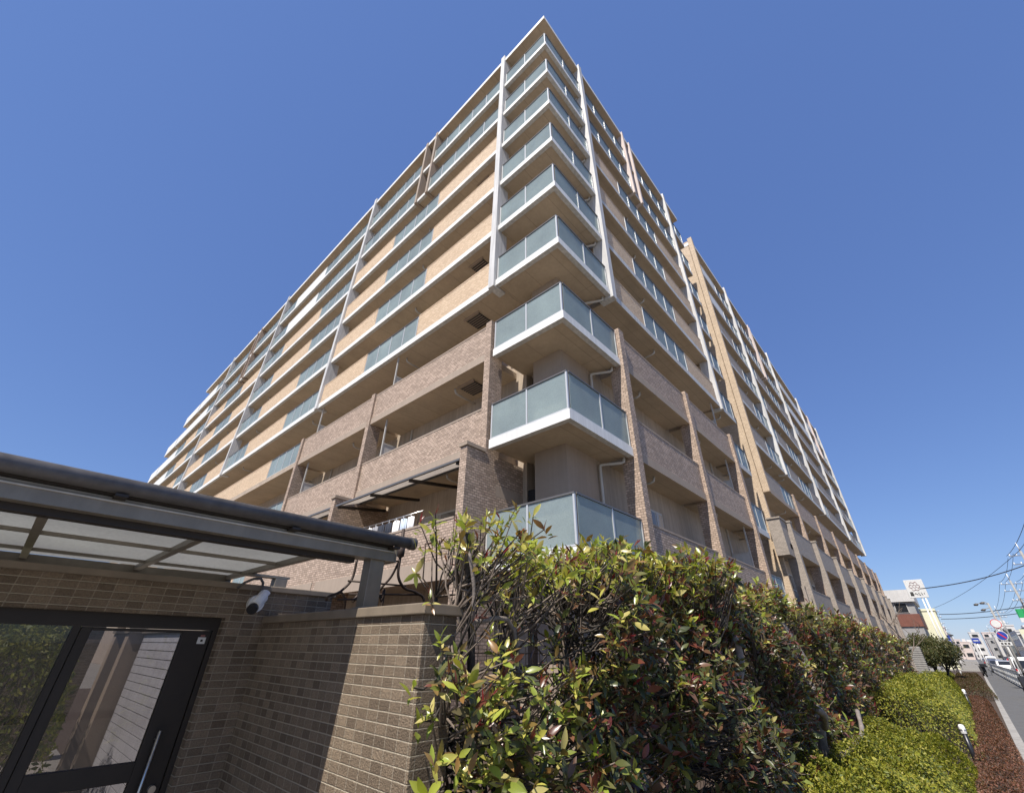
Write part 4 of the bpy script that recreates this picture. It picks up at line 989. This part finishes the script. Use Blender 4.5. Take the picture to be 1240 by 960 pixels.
sc = scooter('black scooter parked on the sidewalk at the right picture edge', (36.4, -1.92, 0), .25)
dup(sc, (70, -.72 - .85, 0) if False else (70, -.98, 0), .15, 'black scooter parked by the kerb farther along the sidewalk')
# ------------------------------------------------------------------ far buildings
def house(lab, x0, x1, y0, y1, h, mt, roof='flat', name='shop_building', cat='building', floors=2, rf=None, win=True, trim=None):
    c = ((x0 + x1) / 2, (y0 + y1) / 2, 0); t = thing(name, lab, cat, c); hx, hy = (x1 - x0) / 2, (y1 - y0) / 2
    MB().box(-hx, hx, -hy, hy, -.1, h, mt).build('wall', t); rf = rf or roofgrey
    r = MB()
    if roof == 'flat': r.box(-hx - .1, hx + .1, -hy - .1, hy + .1, h + .002, h + .35, trim or mt); r.box(-hx * .3, hx * .2, -hy * .4, hy * .3, h + .352, h + 1.7, lightwall)
    else: r.extrude([(-hx - .4, -hy - .5, h), (-hx - .4, 0, h + hy * .55), (-hx - .4, hy + .5, h)], (2 * hx + .8, 0, 0), rf)
    r.build('roof', t)
    if win:
        fh = h / floors
        for f in range(floors):
            z0 = f * fh + fh * .32; z1 = f * fh + fh * .78
            n = max(1, int(hy * 2 / 3)); s = 2 * hy / n
            for i in range(n):
                w = MB(); yc = -hy + (i + .5) * s; w.box(-hx - .06, -hx - .002, yc - s * .32, yc + s * .32, z0, z1, win_frame); w.box(-hx - .075, -hx - .062, yc - s * .28, yc + s * .28, z0 + .1, z1 - .1, win_glass); w.build('window', t)
            n = max(1, int(hx * 2 / 3)); s = 2 * hx / n
            for sgn in (-1, 1):
                for i in range(n):
                    w = MB(); xc = -hx + (i + .5) * s; ya, yb = sorted((sgn * (hy + .002), sgn * (hy + .06))); w.box(xc - s * .32, xc + s * .32, ya, yb, z0, z1, win_frame)
                    ya, yb = sorted((sgn * (hy + .062), sgn * (hy + .075))); w.box(xc - s * .28, xc + s * .28, ya, yb, z0 + .1, z1 - .1, win_glass); w.build('window', t)
    return t
# brown shop with a pale roof band
t_ = thing('shop_building', 'brown clad shop with a pale roof band under the white sign board', 'shop', (96, 9, 0))
MB().box(-6, 6, -6.2, 8, -.1, 5.3, greywall).build('wall', t_); MB().box(-6.15, 6, -6.35, 8, 5.302, 6.9, shopbrown).build('cladding', t_)
MB().box(-6, 6, -6.2, 8, 6.902, 8.5, greywall).build('upper_wall', t_); MB().box(-6.4, 6.2, -6.5, 8.2, 8.502, 10.1, pinkwall if False else lightwall).build('roof_band', t_)
for y in (-5.4, -3.4, -1.4, .6):
    m_ = MB(); m_.box(-6.08, -6.01, y, y + 1.5, 7.05, 8.35, win_frame); m_.box(-6.1, -6.081, y + .08, y + 1.42, 7.12, 8.28, win_glass); m_.build('window', t_)
for y in (-5.6, -2.4, .8):
    m_ = MB(); m_.box(-6.08, -6.01, y, y + 2.6, .4, 3.4, win_frame); m_.box(-6.1, -6.081, y + .1, y + 2.5, .5, 3.3, win_glass); m_.build('shop_window', t_)
# sign board on its post
t_ = thing('sign_board', 'white sign board with a flower outline and dark lettering on a tall post', 'sign', (80, 1.6, 0))
MB().box(-.12, .12, -.95, .95, 8.15, 10.3, line_white).build('board', t_, .02)
MB().tube([(0, -.55, 0), (0, -.55, 8.2)], .09, white, 10).tube([(0, -.2, 0), (0, -.2, 8.2)], .07, white, 10).build('post', t_)
m_ = MB(); cy, cz = .05, 9.5; pts = []
for i in range(61):
    a = 2 * math.pi * i / 60; r = .48 + .07 * math.cos(6 * a); pts.append((-.14, cy + r * math.cos(a), cz + r * math.sin(a)))
m_.tube(pts, .022, inkred, 5); pts = []
for i in range(25):
    a = 2 * math.pi * i / 24; pts.append((-.14, cy + .16 * math.cos(a), cz + .16 * math.sin(a)))
m_.tube(pts, .015, inkred, 5)
for i in range(6):
    a = math.pi / 6 + i * math.pi / 3; m_.tube([(-.14, cy + .18 * math.cos(a), cz + .18 * math.sin(a)), (-.14, cy + .4 * math.cos(a), cz + .4 * math.sin(a))], .012, inkred, 4)
m_.build('flower_emblem', t_)
m_ = MB()
def stroke(*p, r=.03): m_.tube([(-.14, y, z) for y, z in p], r, inkdark, 5)
# the kanji-like first mark, then he, ji, i as simple strokes
stroke((.75, 8.82), (.42, 8.82)); stroke((.72, 8.72), (.45, 8.72)); stroke((.72, 8.60), (.45, 8.60)); stroke((.72, 8.72), (.72, 8.48)); stroke((.45, 8.72), (.45, 8.48)); stroke((.58, 8.86), (.58, 8.40)); stroke((.76, 8.44), (.41, 8.44)); stroke((.72, 8.52), (.45, 8.52))
stroke((.32, 8.58), (.22, 8.70), (.02, 8.50)); stroke((-.10, 8.76), (-.11, 8.52), (-.17, 8.46), (-.26, 8.50)); stroke((-.2, 8.74), (-.22, 8.70), r=.018); stroke((-.38, 8.74), (-.40, 8.52), (-.46, 8.48)); stroke((-.62, 8.70), (-.66, 8.56))
m_.build('lettering', t_)
house('cream building with a plain flank beside the sign board', 103, 113, .95, 9, 8.0, cream, floors=2, win=False)
house('pale low shop beyond the cream building on the left', 116, 128, 1.2, 9, 4.2, lightwall, floors=1)
house('grey three storey building on the left of the far street', 132, 146, 2.0, 12, 8.5, greywall, floors=3)
house('white narrow building on the left far along the street', 150, 160, 1.6, 10, 6.4, lightwall, floors=2)
house('tan building closing the left of the distant street', 170, 186, 1.2, 12, 8, pinkwall, floors=3)
house('grey roofed house on the right behind the van', 78, 93, -17, -10.9, 4.2, greywall, 'gable', 'town_house', 'house', 1)
house('white house with a dark tiled gable on the right', 95, 104, -19, -11.2, 4.8, lightwall, 'gable', 'town_house', 'house', 2)
house('pinkish flat roofed building on the right with brown edge', 106, 122, -18, -11.0, 7.2, pinkwall, floors=2, trim=shopbrown)
house('white shop farther right along the road', 125, 134, -16, -11.0, 6.0, lightwall, floors=2)
house('grey building on the right beyond the white shop', 137, 152, -17, -11.2, 6.6, greywall, floors=3)
house('pale brown house on the right far down the road', 155, 166, -16, -11.4, 6.0, pinkwall, 'gable', 'town_house', 'house', 2)
house('white block on the right near the end of the road', 172, 192, -18, -11.6, 7, lightwall, floors=3)
house('dark shuttered house at the right edge near the tall pole', 60, 75, -19, -12.2, 4.8, greywall, 'gable', 'town_house', 'house', 2)
t_ = thing('shop_sign', 'green shop sign on a post at the right edge', 'sign', (88, -7.9, 0)); MB().tube([(0, 0, 0), (0, 0, 6)], .08, white, 8).build('post', t_); m_ = MB(); m_.box(-.1, .1, -1.1, 1.0, 6.02, 7.0, signgreen); m_.box(-.1, .1, -1.1, 1.0, 5.5, 6.0, line_white); m_.build('board', t_)
FAR = [(196, 1.0, 7, 5.0, 'lightwall', 'white low house on the left, first beyond the tan building'), (212, .6, 6, 7.5, 'greywall', 'grey narrow house on the left beyond the white low house'), (228, 1.5, 8, 10, 'cream', 'cream tall house on the left far down the street'),
       (390, -.5, 6, 7, 'pinkwall', 'pinkish house far down where the street closes'), (262, 2, 9, 10, 'lightwall', 'white tower block far down where the street closes'), (410, -6, 5, 8, 'greywall', 'dull grey house closing the view down the street'),
       (430, -9.5, 7, 9, 'lightwall', 'pale tall house closing the view down the street'), (450, -2, 9, 11, 'pinkwall', 'tan tower at the end of the street'), (206, -17, 5, 7, 'cream', 'small cream house on the far right side'),
       (216, -14.8, 4, 10, 'lightwall', 'narrow white house on the far right side'), (230, -17, 6, 9, 'greywall', 'grey block on the far right side'), (246, -15.5, 5, 8.5, 'lightwall', 'small white house on the far right, near the end'),
       (330, -16, 5, 9, 'greywall', 'small grey block on the horizon at the road end'), (345, -10, 4, 12, 'lightwall', 'slim white tower on the horizon at the road end'), (362, -5, 4, 8, 'pinkwall', 'low tan block on the horizon left of the slim white tower'), (318, -22, 4, 10, 'cream', 'cream tower on the horizon right of the road'), (350, 6, 12, 13, 'greywall', 'grey apartment slab on the horizon at left'), (380, -30, 18, 13, 'pinkwall', 'brownish slab on the horizon at right')]
for x, y, w, h, c, lab in FAR: house(lab, x, x + 11, y, y + w, h, MATS[{'lightwall': 'pale_wall', 'greywall': 'grey_wall', 'cream': 'cream_wall', 'pinkwall': 'pinkish_wall'}[c]], 'gable' if h < 8 else 'flat', 'distant_building', floors=max(2, int(h / 3)))

for x, y, h, w, c, lab in ((140, -10.4, 6.5, .8, cream, 'yellowish vertical shop sign on the right far down the road'), (120, .9, 5.0, .5, signblue, 'blue shop sign on the left side of the far street')):
    t_ = thing('shop_sign', lab, 'sign', (x, y, 0), 0, 'shop signs along the far street'); MB().tube([(0, 0, 0), (0, 0, h - 2.4)], .06, pole_conc, 8).build('post', t_); MB().box(-.1, .1, -w / 2, w / 2, h - 2.4, h, c).box(-.112, -.1005, -w / 2 + .12, w / 2 - .12, h - 2.1, h - .9, line_white).build('board', t_)
for x, y in ((172, 1.8), (185, -9.0), (215, 1.5), (225, -9.2)):
    utility(x, y, 9.6, 'utility pole fading into the distance at %s' % {172: 'left, before the tan building', 185: 'right, past the last grey building', 215: 'left, among the last low houses', 225: 'right, among the last low houses'}[x])
